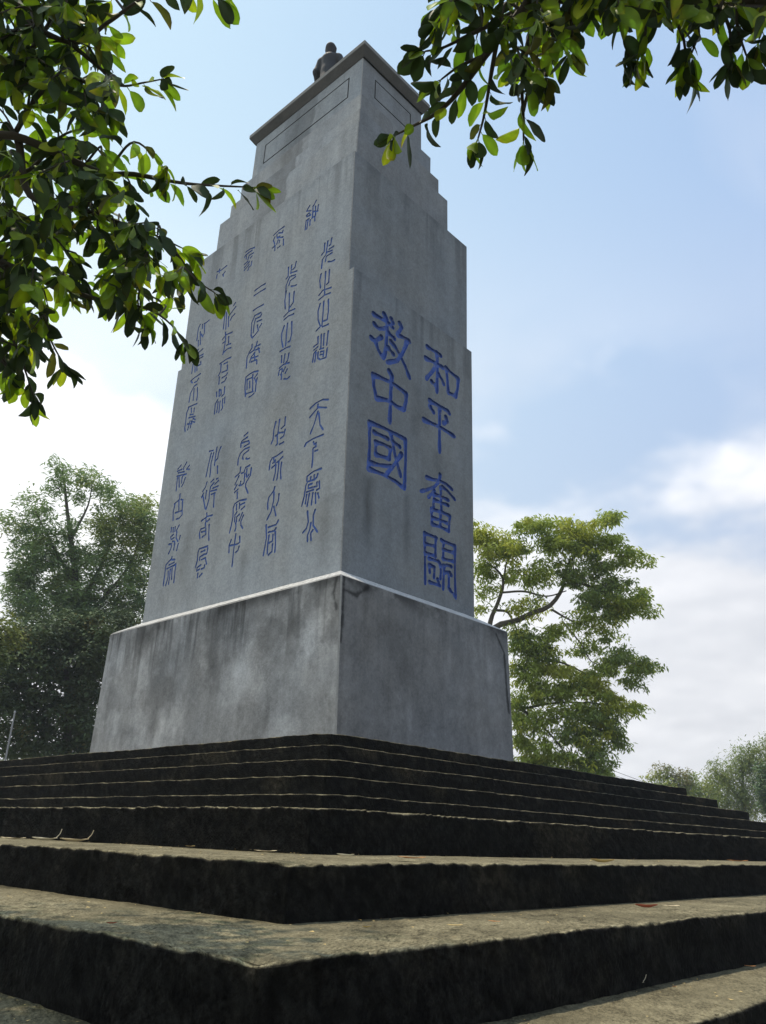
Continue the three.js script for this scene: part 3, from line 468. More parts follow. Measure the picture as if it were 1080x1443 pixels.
  for (let i = 0; i < nC - 1; i++) for (let j = 0; j < nP - 1; j++) { const a = i * nP + j, b = a + nP; idx.push(a, b, a + 1, b, b + 1, a + 1); }
  const g = new THREE.BufferGeometry(); g.setAttribute('position', new THREE.Float32BufferAttribute(pos, 3)); g.setAttribute('color', new THREE.Float32BufferAttribute(col, 3)); g.setAttribute('uv', new THREE.Float32BufferAttribute(uv, 2)); g.setIndex(idx); g.computeVertexNormals();
  part('step', g, stepSkin, base);
}
const steps = [[2.17, 0.0], [2.56, -0.174], [2.948, -0.357], [3.315, -0.537], [3.72, -0.713], [5.12, -0.878], [6.25, -1.11], [6.87, -1.296], [7.27, -1.51], [7.72, -1.70]];
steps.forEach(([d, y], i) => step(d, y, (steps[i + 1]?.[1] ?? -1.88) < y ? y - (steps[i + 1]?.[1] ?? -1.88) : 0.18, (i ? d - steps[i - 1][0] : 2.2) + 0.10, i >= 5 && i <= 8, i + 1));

// ---------------------------------------------------------------- the ground
{
  const g = new THREE.PlaneGeometry(1600, 1600, 8, 8); g.rotateX(-Math.PI / 2); g.translate(0, -1.88, 0);
  const uv = g.attributes.uv; for (let i = 0; i < uv.count; i++) uv.setXY(i, uv.getX(i) * 400, uv.getY(i) * 400);
  const t = colorMap(512, 512, (u, v) => { const f = tile((a, b) => fbm(a * 9, b * 9, 5))(u, v), s = tile((a, b) => fbm(a * 60 + 5, b * 60, 3))(u, v); const k = 0.7 + 0.7 * (s - 0.5); const q = sstep(0.4, 0.6, f); return [lerp(0.09, 0.17, q) * k, lerp(0.11, 0.15, q) * k, lerp(0.045, 0.11, q) * k]; }, true);
  const m = new THREE.Mesh(g, new THREE.MeshStandardMaterial({ map: t, roughness: 1 })); m.name = 'ground'; m.receiveShadow = true; m.userData = { kind: 'structure', label: 'worn grassy ground of the park round the steps' }; scene.add(m);
}
// ---------------------------------------------------------------- trees: wood as tapering tubes
function tube(pts, r0, r1, sides = 7, wob = 0.15, seed = 1) {
  const curve = new THREE.CatmullRomCurve3(pts), n = Math.max(3, Math.min(40, Math.round(curve.getLength() / Math.max(0.02, r0 * 2.2)))), fr = curve.computeFrenetFrames(n, false), pos = [], idx = [], uv = [];
  for (let i = 0; i <= n; i++) {
    const p = curve.getPointAt(i / n), r = lerp(r0, r1, i / n);
    for (let j = 0; j <= sides; j++) { const a = j / sides * 2 * Math.PI, rr = r * (1 + wob * (vn(Math.cos(a) * 2 + seed * 5, Math.sin(a) * 2 + i * 0.35) - 0.5)), q = p.clone().addScaledVector(fr.normals[i], Math.cos(a) * rr).addScaledVector(fr.binormals[i], Math.sin(a) * rr); pos.push(q.x, q.y, q.z); uv.push(j / sides * 2, i * 0.3); }
  }
  for (let i = 0; i < n; i++) for (let j = 0; j < sides; j++) { const a = i * (sides + 1) + j, b = a + sides + 1; idx.push(a, a + 1, b, a + 1, b + 1, b); }
  const g = new THREE.BufferGeometry(); g.setAttribute('position', new THREE.Float32BufferAttribute(pos, 3)); g.setAttribute('uv', new THREE.Float32BufferAttribute(uv, 2)); g.setIndex(idx); g.computeVertexNormals(); return g;
}
const barkMap = colorMap(256, 256, (u, v) => { const k = tile((a, b) => fbm(a * 14, b * 5, 5))(u, v), g = 0.045 + 0.10 * k; return [g * 1.1, g, g * 0.85]; }, true);
const bark = new THREE.MeshStandardMaterial({ map: barkMap, roughness: 0.95, bumpMap: plasterBump, bumpScale: 0.01 });
const twigBark = new THREE.MeshStandardMaterial({ color: new THREE.Color().setRGB(0.055, 0.045, 0.035), roughness: 0.9 });

// a single broad leaf, one unit long from stalk to tip along +y, folded and drooping a little
function leafShape(width, fold, bend, twist, rows = 8, seed = 1) {
  const pos = [], idx = [], col = [];
  const mid = (t) => V(twist * t * t, t - bend * bend * 0.35 * t * t, -bend * t * t);
  for (let i = 0; i <= rows; i++) {
    const t = i / rows, s = 0.16 + 0.84 * t, w = 0.5 * width * (t > 0.98 || t < 0.02 ? 0.05 : Math.pow(Math.sin(Math.PI * Math.pow(t, 1.12)), 0.55)), m = mid(s);
    const rip = 0.05 * (vn(t * 6, seed * 3.7) - 0.5), we = w * (1 + 0.14 * (vn(t * 5 + seed, 2) - 0.5)), wr = w * (1 + 0.14 * (vn(t * 5 + seed, 8) - 0.5));
    pos.push(m.x - we, m.y, m.z + fold * we + rip, m.x, m.y, m.z, m.x + wr, m.y, m.z + fold * wr - rip);
    const b = 0.82 + 0.36 * vn(t * 4 + seed * 2, 5), tip = t > 0.8 && seed % 3 === 0 ? 0.7 : 1;
    for (const k of [b * tip, 1.28 * b, (1.75 - b) * tip]) col.push(k * (tip < 1 ? 1.3 : 1), k, k * 0.9);
  }
  for (let i = 0; i < rows; i++) { const a = i * 3; idx.push(a, a + 1, a + 3, a + 1, a + 4, a + 3, a + 1, a + 2, a + 4, a + 2, a + 5, a + 4); }
  const o = pos.length / 3, m0 = mid(0), m1 = mid(0.17); pos.push(m0.x - 0.012, m0.y, m0.z, m0.x + 0.012, m0.y, m0.z, m1.x + 0.012, m1.y, m1.z - 0.006, m1.x - 0.012, m1.y, m1.z - 0.006); idx.push(o, o + 1, o + 2, o, o + 2, o + 3); for (let i = 0; i < 4; i++) col.push(0.9, 0.7, 0.8);
  const g = new THREE.BufferGeometry(); g.setAttribute('position', new THREE.Float32BufferAttribute(pos, 3)); g.setAttribute('color', new THREE.Float32BufferAttribute(col, 3)); g.setIndex(idx); g.computeVertexNormals(); return g;
}
const leafShapes = [leafShape(0.36, 0.35, 0.10, 0.02, 8, 1), leafShape(0.38, 0.22, 0.30, -0.05, 8, 2), leafShape(0.34, 0.60, 0.45, 0.06, 8, 3), leafShape(0.37, 0.12, 0.05, 0.08, 8, 4), leafShape(0.35, 0.45, -0.22, -0.04, 8, 5), leafShape(0.33, 0.75, 0.62, 0.10, 8, 6), leafShape(0.40, 0.30, 0.20, -0.12, 8, 7), leafShape(0.30, 0.9, 0.25, 0.05, 8, 9)];
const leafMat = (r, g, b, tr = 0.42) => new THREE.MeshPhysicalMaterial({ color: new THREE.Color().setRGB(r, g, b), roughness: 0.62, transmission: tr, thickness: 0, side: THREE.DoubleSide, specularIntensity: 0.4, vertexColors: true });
const greens = [leafMat(0.22, 0.36, 0.014, 0.6), leafMat(0.33, 0.48, 0.014, 0.66), leafMat(0.045, 0.075, 0.02, 0.22), leafMat(0.42, 0.50, 0.015, 0.66), leafMat(0.13, 0.13, 0.02, 0.4), leafMat(0.032, 0.055, 0.022, 0.12)];  // the two darkest greens paint in the shade of leaves inside the mass
const DOWN = V(0, -1, 0);
function leafPose(p, dir, len, rnd) {
  const y = dir.clone().normalize(), n = V(rnd() - 0.5, 0.9 * rnd() + 0.15, rnd() - 0.5), x = new THREE.Vector3().crossVectors(y, n).normalize(), z = new THREE.Vector3().crossVectors(x, y);
  return new THREE.Matrix4().makeBasis(x, y, z).scale(V(len * (0.8 + 0.45 * rnd()), len, len * (0.6 + 0.9 * rnd()))).setPosition(p);
}
function inPoly(x, y, poly) { return within([x, y], poly); }

// a tree whose boughs hang into the picture: limbs and twigs measured in the photograph at their distance from the lens
function overhangingTree(o) {
  const rnd = rng(o.seed), t = thing(o.name, o.label, 'tree'), wood = [], leaves = [];
  const pts = (l) => l.map(([x, y, d]) => at(x, y, d * o.far));
  part('trunk', tube(o.trunk, o.trunkR[0], o.trunkR[1], 14, 0.3, o.seed), bark, t);
  const limbs = o.limbs.map((l) => ({ p: pts(l.p), r: l.r, leafy: l.leafy }));
  for (const l of o.woodOnly ?? []) part('limb', tube(l.p, l.r[0], l.r[1], 10, 0.2, o.seed + 3), bark, t);
  const mids = [];
  for (const l of limbs) { part('branch', tube(l.p, l.r[0] * 1.2, l.r[1] * 1.4, 7, 0.2), twigBark, t); const c = new THREE.CatmullRomCurve3(l.p), n = Math.ceil(c.getLength() / 0.03); for (let i = 0; i <= n; i++) mids.push([c.getPointAt(i / n), c.getTangentAt(i / n), i / n, l]); }
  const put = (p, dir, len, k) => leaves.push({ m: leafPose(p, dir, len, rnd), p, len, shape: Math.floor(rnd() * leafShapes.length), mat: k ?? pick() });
  const pick = () => { const q = rnd(); return q < 0.18 ? 0 : q < 0.38 ? 1 : q < 0.63 ? 2 : q < 0.73 ? 3 : q < 0.77 ? 4 : 5; };  // about half the leaves get a dark green that stands in for shade
  const dress = (c, from, gap, tipN, size) => {
    const L = c.getLength(), n = Math.max(1, Math.floor(L * (1 - from) / gap)), spin0 = rnd() * 6.3;
    for (let i = 0; i <= n; i++) {
      const u = Math.min(1, from + (1 - from) * i / n), p = c.getPointAt(u), tg = c.getTangentAt(u), a = spin0 + i * 2.4;
      const side = new THREE.Vector3().crossVectors(tg, V(0, 1, 0.01)).normalize(), upv = new THREE.Vector3().crossVectors(side, tg);
      const dir = tg.clone().multiplyScalar(0.45 + 0.4 * rnd()).addScaledVector(side, Math.cos(a) * 0.9).addScaledVector(upv, Math.sin(a) * 0.6).addScaledVector(DOWN, 0.25 + 0.75 * rnd());
      put(p, dir, size * (0.72 + 0.5 * rnd()));
    }
    const e = c.getPointAt(1), tg = c.getTangentAt(1);
    for (let i = 0; i < tipN; i++) { const a = i / tipN * 6.28 + rnd(); put(e, tg.clone().add(V(Math.cos(a) * 0.6, -0.25 - 0.5 * rnd(), Math.sin(a) * 0.6)), size * (0.8 + 0.4 * rnd())); }
  };
  for (const l of limbs) if (l.leafy !== undefined) dress(new THREE.CatmullRomCurve3(l.p), l.leafy, o.gap * 0.8, 5, o.size);
  let made = 0;
  for (let tries = 0; tries < 9000 && made < o.fill; tries++) {
    const x = o.box[0] + rnd() * (o.box[2] - o.box[0]), y = o.box[1] + rnd() * (o.box[3] - o.box[1]);
    if (!inPoly(x, y, o.poly) || (o.holes ?? []).some((h) => inPoly(x, y, h))) continue;
    let best = null, bd = 1e9;
    for (let k = 0; k < 40; k++) { const m = mids[Math.floor(rnd() * mids.length)], q = toPx(m[0]), d = Math.hypot(q[0] - x, q[1] - y); if (d < bd) { bd = d; best = m; } }
    if (bd > 190) continue;
    const s = best[0], e = at(x, y, s.distanceTo(EYE) + (rnd() - 0.5) * o.spread), mid = s.clone().lerp(e, 0.5).add(V((rnd() - 0.5) * 0.05, 0.03 + 0.04 * rnd(), (rnd() - 0.5) * 0.05));
    if (s.distanceTo(e) < 0.06) continue;
    const c = new THREE.CatmullRomCurve3([s, mid, e]); wood.push(tube([s, mid, e], 0.006, 0.0025, 4, 0)); dress(c, 0.35, o.gap * 1.15, 3, o.size); made++;
  }
  for (const [r, f, y, a, b, c, n] of o.canopy) for (let i = 0; i < n; i++) {             // the rest of the crown, above and beside the picture
    let u, v, w; do { u = rnd() * 2 - 1; v = rnd() * 2 - 1; w = rnd() * 2 - 1; } while (u * u + v * v + w * w > 1);
    const p = spot(r + u * a, f + v * b, y + w * c), q = toPx(p); if (q[2] > 0 && q[0] > -40 && q[0] < 1120 && q[1] > -30 && q[1] < 1500) continue;
    put(p, V(rnd() - 0.5, -0.2 - 0.6 * rnd(), rnd() - 0.5), o.size * (0.8 + 0.5 * rnd()));
  }
  if (wood.length) { const m = part('twigs', mergeGeometries(wood), twigBark, t); m.userData.kind = 'stuff'; }
  for (const l of leaves) { const [x, y, z] = toPx(l.p); l.show = x > -30 && x < 1110 && y > -30 && y < 1470 ? l.len / z + (rnd() * 0.01) : 0; }
  leaves.sort((a, b) => b.show - a.show);
  const rest = greens.map(() => []);
  leaves.forEach((l, i) => {
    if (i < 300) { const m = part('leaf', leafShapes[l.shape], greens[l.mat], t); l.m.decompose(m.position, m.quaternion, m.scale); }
    else rest[l.mat].push(leafShapes[l.shape].clone().applyMatrix4(l.m));
  });
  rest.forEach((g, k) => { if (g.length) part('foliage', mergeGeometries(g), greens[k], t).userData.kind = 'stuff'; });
  console.log(o.name, 'leaves', leaves.length, 'shown', leaves.filter((l) => l.show).length);
  return t;
}
const HR = V(R0.x, 0, R0.z), HF = V(FWD.x, 0, FWD.z).normalize(), spot = (r, f, y) => V(EYE.x, 0, EYE.z).addScaledVector(HR, r).addScaledVector(HF, f).setY(y);
overhangingTree({
  name: 'overhanging_tree', label: 'broad-leaved tree at the left edge, its boughs hanging in front of the left face', seed: 11, far: 1.4, size: 0.124, gap: 0.033, spread: 1.1, fill: 165, canopy: [[-3.2, 2.8, 5.6, 2.0, 2.0, 1.1, 2000], [-2.6, 3.2, 5.0, 1.0, 1.0, 0.7, 300], [-4.2, 1.6, 4.6, 2.0, 2.0, 1.4, 450]],
  trunk: [spot(-4.4, 2.2, -1.95), spot(-4.35, 2.25, -0.6), spot(-4.2, 2.3, 0.9), spot(-4.1, 2.4, 2.4), spot(-3.9, 2.6, 4.2)], trunkR: [0.17, 0.09],
  woodOnly: [{ p: [spot(-4.23, 2.3, 0.6), spot(-3.4, 2.6, 1.4), at(-150, 330, 4.2), at(0, 365, 4.06)], r: [0.075, 0.02] }, { p: [spot(-4.15, 2.35, 1.7), spot(-3.3, 2.6, 2.1), at(-120, 220, 4.13), at(0, 190, 4.06)], r: [0.075, 0.022] }, { p: [spot(-4.1, 2.4, 2.5), spot(-3.1, 2.7, 3.2), at(-60, 60, 4.34), at(60, 40, 4.2)], r: [0.06, 0.016] }],
  limbs: [
    { p: [[-10, 190, 2.9], [26, 193, 2.88], [95, 223, 2.85], [150, 245, 2.8], [185, 245, 2.78], [258, 258, 2.75], [357, 264, 2.7]], r: [0.016, 0.002], leafy: 0.42 },
    { p: [[26, 195, 2.9], [43, 275, 2.85], [95, 292, 2.8], [146, 305, 2.78], [180, 326, 2.75], [240, 348, 2.7], [275, 393, 2.68], [302, 412, 2.66]], r: [0.015, 0.002], leafy: 0.3 },
    { p: [[-10, 365, 2.9], [43, 387, 2.88], [95, 408, 2.85], [142, 423, 2.8], [210, 436, 2.78], [240, 456, 2.76], [258, 478, 2.75]], r: [0.014, 0.002], leafy: 0.2 },
    { p: [[50, 40, 3.0], [107, 60, 2.95], [155, 30, 2.9], [202, -2, 2.85], [262, -18, 2.8], [305, -8, 2.78]], r: [0.01, 0.002], leafy: 0.15 },
    { p: [[100, 62, 2.95], [140, 95, 2.9], [168, 120, 2.85], [205, 116, 2.8], [226, 112, 2.78]], r: [0.008, 0.002], leafy: 0.25 },
    { p: [[10, 380, 2.9], [5, 440, 2.85], [30, 505, 2.82], [48, 560, 2.8]], r: [0.009, 0.002], leafy: 0.1 },
    { p: [[45, 390, 2.88], [60, 447, 2.84], [77, 490, 2.8], [90, 512, 2.8]], r: [0.007, 0.002], leafy: 0.35 },
    { p: [[146, 305, 2.78], [215, 330, 2.72], [262, 352, 2.7]], r: [0.006, 0.002], leafy: 0.3 },
    { p: [[150, 245, 2.8], [190, 200, 2.78], [228, 232, 2.75]], r: [0.006, 0.002], leafy: 0.3 },
    { p: [[20, 190, 2.95], [60, 130, 3.0], [110, 110, 3.0], [150, 150, 2.95]], r: [0.010, 0.002], leafy: 0.1 },
    { p: [[-20, 60, 3.1], [40, 70, 3.05], [80, 20, 3.0], [120, 10, 3.0]], r: [0.010, 0.002], leafy: 0.1 },
    { p: [[-10, 250, 3.0], [40, 240, 3.0], [90, 190, 3.0], [130, 180, 2.95]], r: [0.010, 0.002], leafy: 0.1 },
    { p: [[-10, 300, 3.0], [30, 330, 3.0], [70, 330, 2.95], [100, 360, 2.95]], r: [0.009, 0.002], leafy: 0.1 },
    { p: [[180, 326, 2.75], [200, 380, 2.75], [195, 430, 2.72], [205, 455, 2.7]], r: [0.006, 0.002], leafy: 0.1 },
    { p: [[-10, 480, 2.9], [5, 500, 2.9], [15, 530, 2.85]], r: [0.006, 0.002], leafy: 0.1 },
  ],
  box: [-60, -60, 290, 560],
  poly: [[-60, -60], [120, -60], [140, 20], [160, 60], [155, 125], [140, 180], [155, 235], [180, 262], [235, 330], [255, 395], [245, 440], [190, 440], [125, 420], [75, 410], [50, 500], [15, 520], [-60, 520]],
  holes: [[[85, 325], [150, 335], [168, 372], [110, 400], [82, 372]], [[70, 225], [95, 235], [85, 262], [66, 255]]],
});
overhangingTree({
  name: 'overhanging_tree', label: 'broad-leaved tree above the upper right corner, its dark boughs hanging in from the top', seed: 29, far: 1.2, size: 0.10, gap: 0.029, spread: 0.9, fill: 115, canopy: [[2.2, 1.1, 4.6, 2.2, 1.5, 1.1, 1500], [1.2, 1.9, 3.9, 1.4, 0.7, 0.6, 500], [3.6, 0.0, 4.2, 2.2, 2.2, 1.4, 1500]],
  trunk: [spot(3.4, 0.2, -1.95), spot(3.3, 0.25, -0.5), spot(3.15, 0.3, 1.0), spot(2.9, 0.5, 2.4), spot(2.7, 0.7, 3.6)], trunkR: [0.2, 0.1],
  woodOnly: [{ p: [spot(3.1, 0.35, 1.2), spot(2.4, 0.9, 1.9), at(1180, -60, 3.2), at(1060, 0, 3.12)], r: [0.085, 0.022] }, { p: [spot(2.95, 0.5, 2.1), spot(2.0, 0.9, 2.4), at(900, -130, 3.1), at(760, -20, 3.0)], r: [0.085, 0.02] }],
  limbs: [
    { p: [[780, -60, 2.55], [740, 10, 2.5], [690, 70, 2.46], [650, 125, 2.42], [618, 158, 2.4], [585, 176, 2.38], [558, 190, 2.36]], r: [0.016, 0.002], leafy: 0.45 },
    { p: [[770, -10, 2.5], [745, 60, 2.48], [736, 120, 2.45], [738, 165, 2.43], [738, 198, 2.42]], r: [0.010, 0.002], leafy: 0.2 },
    { p: [[700, 60, 2.46], [690, 120, 2.44], [682, 165, 2.42], [674, 195, 2.4]], r: [0.007, 0.002], leafy: 0.3 },
    { p: [[720, 20, 2.5], [660, 50, 2.46], [622, 68, 2.43], [600, 72, 2.42]], r: [0.008, 0.002], leafy: 0.35 },
    { p: [[700, -30, 2.5], [660, -10, 2.47], [632, 12, 2.45], [618, 30, 2.44]], r: [0.008, 0.002], leafy: 0.35 },
    { p: [[690, 75, 2.46], [645, 95, 2.44], [622, 112, 2.43]], r: [0.006, 0.002], leafy: 0.4 },
    { p: [[1100, 0, 2.6], [1010, 0, 2.6], [930, 10, 2.58], [860, 10, 2.55], [780, 0, 2.52]], r: [0.018, 0.005], leafy: 0.1 },
    { p: [[870, 10, 2.56], [878, 50, 2.55], [888, 85, 2.54]], r: [0.006, 0.002], leafy: 0.3 },
    { p: [[940, 10, 2.58], [962, 50, 2.57], [968, 95, 2.55]], r: [0.006, 0.002], leafy: 0.3 },
    { p: [[960, 10, 2.58], [985, 40, 2.57], [975, 75, 2.56]], r: [0.006, 0.002], leafy: 0.3 },
    { p: [[1040, 0, 2.6], [1040, 40, 2.6], [1052, 78, 2.58]], r: [0.006, 0.002], leafy: 0.3 },
    { p: [[1010, 0, 2.6], [1028, 40, 2.58], [1030, 82, 2.57]], r: [0.006, 0.002], leafy: 0.3 },
    { p: [[1080, 0, 2.6], [1078, 30, 2.6], [1070, 55, 2.6]], r: [0.006, 0.002], leafy: 0.3 },
    { p: [[800, 0, 2.5], [806, 40, 2.45], [804, 70, 2.4]], r: [0.006, 0.002], leafy: 0.3 },
    { p: [[900, 10, 2.55], [910, 40, 2.52], [905, 70, 2.5]], r: [0.006, 0.002], leafy: 0.3 },
    { p: [[765, 0, 2.5], [780, 60, 2.45], [770, 105, 2.43]], r: [0.007, 0.002], leafy: 0.2 },
  ],
  box: [600, -120, 1130, 160],
  poly: [[610, -120], [1130, -120], [1130, 40], [1050, 25], [985, 35], [930, 28], [850, 18], [818, 35], [800, 65], [775, 100], [755, 125], [715, 105], [690, 80], [655, 40], [625, 20]],
});
// ---------------------------------------------------------------- trees beyond the steps
function farLeaf(rnd, p, L, w, droop, arr) {
  const a = rnd() * 6.283, d = V(Math.cos(a), (rnd() - 0.5) * 1.2 - droop, Math.sin(a)).normalize(), s = new THREE.Vector3().crossVectors(d, V(rnd() - 0.5, rnd() + 0.2, rnd() - 0.5)).normalize();
  const q = p.clone().addScaledVector(d, L * 0.5), e = p.clone().addScaledVector(d, L).add(V(0, -0.15 * L, 0)), l = q.clone().addScaledVector(s, w), r = q.clone().addScaledVector(s, -w);
  arr.push(p.x, p.y, p.z, l.x, l.y, l.z, r.x, r.y, r.z, r.x, r.y, r.z, l.x, l.y, l.z, e.x, e.y, e.z);
}
function farTree(o) {
  const rnd = rng(o.seed), root = at(o.foot[0], o.foot[1], o.dist); root.y = -1.95;
  const t = thing(o.name, o.label, 'tree', o.group);
  const pxm = o.dist / FPX, P = (x, y, dz = 0) => at(x, y, o.dist + dz);
  for (const [k, w] of (o.wood ?? []).entries()) {
    const pts = w.p.map(([x, y, dz]) => P(x, y, dz ?? 0)); if (w.fromRoot) pts.unshift(root);
    part(w.fromRoot ? 'trunk' : 'limb', tube(pts, w.r[0], w.r[1], 8, 0.25, o.seed + k), bark, t);
  }
  const buckets = o.mats.map(() => []), twigs = [];
  for (const [cx, cy, rx, ry, dens = 1, mat = 0] of o.lobes) {
    const depth = (rx + ry) * 0.6 * pxm, clumps = Math.max(2, Math.round(dens * (o.clumps ?? 0.03) * rx * ry));
    for (let c = 0; c < clumps; c++) {
      let a, b, e; do { a = rnd() * 2 - 1; b = rnd() * 2 - 1; e = rnd() * 2 - 1; } while (a * a + b * b + e * e > 1);
      if (rnd() < (o.stray ?? 0)) { a *= 1.45; b *= 1.45; }
      const ctr = P(cx + a * rx, cy + b * ry, e * depth + (o.shift ?? 0) * (rnd() - 0.5)), cr = o.clump * (0.55 + 0.8 * rnd()), n = Math.round(o.leaves * (0.6 + 0.8 * rnd())), m = rnd() < 0.75 ? mat : Math.floor(rnd() * o.mats.length);
      if (o.twigs && rnd() < 0.5) { const q = P(cx, cy, 0).lerp(ctr, 0.2); twigs.push(tube([q, q.clone().lerp(ctr, 0.6).add(V(0, 0.1, 0)), ctr], 0.018, 0.006, 4, 0)); }
      for (let i = 0; i < n; i++) {
        let x, y, z; do { x = rnd() * 2 - 1; y = rnd() * 2 - 1; z = rnd() * 2 - 1; } while (x * x + y * y + z * z > 1);
        farLeaf(rnd, ctr.clone().add(V(x * cr, y * cr * (o.flat ?? 0.6), z * cr)), o.leaf[0] * (0.6 + 0.7 * rnd()), o.leaf[1], o.droop ?? 0.3, buckets[m]);
      }
    }
  }
  if (twigs.length) part('twigs', mergeGeometries(twigs), bark, t).userData.kind = 'stuff';
  buckets.forEach((b, k) => { if (!b.length) return; const g = new THREE.BufferGeometry(); g.setAttribute('position', new THREE.Float32BufferAttribute(b, 3)); g.computeVertexNormals(); part('crown', g, o.mats[k], t).userData.kind = 'stuff'; });
  console.log(o.label, buckets.reduce((s, b) => s + b.length / 9, 0));
}
const fm = (r, g, b, tr = 0.35) => new THREE.MeshPhysicalMaterial({ color: new THREE.Color().setRGB(r, g, b), roughness: 0.8, transmission: tr, thickness: 0, side: THREE.DoubleSide, specularIntensity: 0.3 });

// right: an open spreading tree with layered sprays and dark limbs, behind the plinth
const z3 = (x, y, rx, ry, d, m) => [640 + x / 3.278, 680 + y / 3.278, rx / 3.278, ry / 3.278, d, m], zp = (x, y, d) => [640 + x / 3.278, 680 + y / 3.278, d];
farTree({
  name: 'spreading_tree', label: 'open spreading tree with dark limbs behind the right side of the plinth', seed: 51, dist: 34, foot: [790, 1250], clump: 0.40, leaves: 46, leaf: [0.21, 0.036], flat: 0.5, droop: 0.55, clumps: 0.085, stray: 0.3, twigs: true, shift: 1.5,
  mats: [fm(0.34, 0.42, 0.075, 0.45), fm(0.46, 0.50, 0.075, 0.48), fm(0.23, 0.31, 0.08, 0.42)],
  wood: [
    { fromRoot: true, p: [zp(300, 1500), zp(210, 1100), zp(150, 820), zp(170, 690)], r: [0.245, 0.176] },
    { p: [zp(165, 700), zp(200, 662), zp(280, 640), zp(370, 600), zp(440, 572), zp(500, 490), zp(520, 390), zp(600, 300)], r: [0.144, 0.040] },
    { p: [zp(160, 690), zp(175, 620), zp(205, 550), zp(228, 450), zp(200, 405), zp(150, 370)], r: [0.108, 0.032] },
    { p: [zp(220, 508), zp(320, 503), zp(430, 525), zp(520, 500)], r: [0.050, 0.024] }, { p: [zp(232, 450), zp(240, 380), zp(270, 300)], r: [0.050, 0.016] },
    { p: [zp(195, 590), zp(245, 597), zp(275, 645), zp(295, 690)], r: [0.058, 0.032] }, { p: [zp(450, 585), zp(530, 632), zp(620, 665)], r: [0.050, 0.016] },
    { p: [zp(500, 470), zp(600, 470), zp(720, 520), zp(850, 560)], r: [0.050, 0.016] }, { p: [zp(290, 680), zp(400, 800), zp(520, 840), zp(640, 900)], r: [0.065, 0.024] },
    { p: [zp(210, 1000), zp(330, 1060), zp(460, 1180), zp(520, 1260)], r: [0.072, 0.024] }, { p: [zp(500, 640), zp(590, 750), zp(640, 830), zp(760, 850)], r: [0.036, 0.016] }, { p: [zp(300, 1050), zp(450, 1020), zp(650, 1020), zp(800, 1045)], r: [0.058, 0.016] },
  ],
  lobes: [z3(120, 240, 60, 50, 1, 1), z3(180, 290, 70, 60, 1, 1), z3(390, 205, 75, 45), z3(560, 215, 80, 45, 1, 1), z3(720, 165, 55, 30), z3(480, 280, 90, 55), z3(280, 300, 70, 55, 1, 1), z3(620, 290, 80, 60), z3(720, 270, 60, 40), z3(800, 335, 65, 40, 0.9), z3(900, 368, 28, 18), z3(150, 400, 50, 50, 0.7), z3(660, 380, 70, 40, 0.8, 2),
    z3(140, 480, 50, 50, 0.5), z3(310, 420, 80, 50, 0.5), z3(410, 410, 60, 60, 0.7), z3(560, 430, 90, 60, 0.7, 2), z3(700, 480, 90, 45, 1, 2), z3(800, 560, 85, 45, 1), z3(875, 520, 40, 35), z3(885, 590, 35, 30, 0.8), z3(620, 540, 100, 55, 0.7, 2), z3(330, 570, 90, 45, 0.5, 1), z3(130, 590, 40, 35, 0.4), z3(740, 620, 60, 40, 0.8, 2),
    z3(320, 720, 70, 60, 1.1, 2), z3(400, 780, 70, 55, 1, 2), z3(450, 690, 60, 40, 0.8), z3(600, 650, 80, 50, 0.6), z3(690, 700, 55, 40, 0.6), z3(600, 760, 70, 45, 0.5), z3(760, 800, 60, 45, 0.9, 2), z3(850, 850, 60, 40, 1, 2), z3(905, 845, 30, 28, 1, 2), z3(830, 915, 45, 30, 0.8, 2), z3(700, 850, 70, 40, 0.6),
    z3(330, 860, 70, 55, 1), z3(480, 865, 80, 35, 1.1, 1), z3(620, 890, 60, 35, 1, 1), z3(650, 960, 60, 50, 1, 1), z3(540, 950, 80, 50, 0.8), z3(360, 960, 75, 60, 0.9), z3(300, 1030, 40, 60, 0.9), z3(480, 1000, 80, 40, 0.6), z3(740, 1010, 60, 35, 1, 1), z3(825, 1050, 45, 25, 1), z3(690, 1075, 80, 40, 1, 2), z3(560, 1060, 80, 45, 0.9), z3(430, 1080, 80, 50, 0.5), z3(330, 1110, 60, 60, 0.8),
    z3(320, 1220, 50, 70, 0.9), z3(430, 1220, 70, 60, 0.5), z3(560, 1160, 80, 50, 0.9, 2), z3(690, 1150, 70, 50, 1, 2), z3(755, 1200, 40, 25, 0.9, 2), z3(640, 1230, 80, 45, 0.8, 2), z3(510, 1280, 80, 45, 0.8), z3(640, 1310, 70, 50, 1, 2), z3(390, 1300, 80, 50, 0.9, 1), z3(560, 1360, 110, 50, 1), z3(690, 1360, 40, 40, 1), z3(330, 1360, 60, 50, 1)],
});
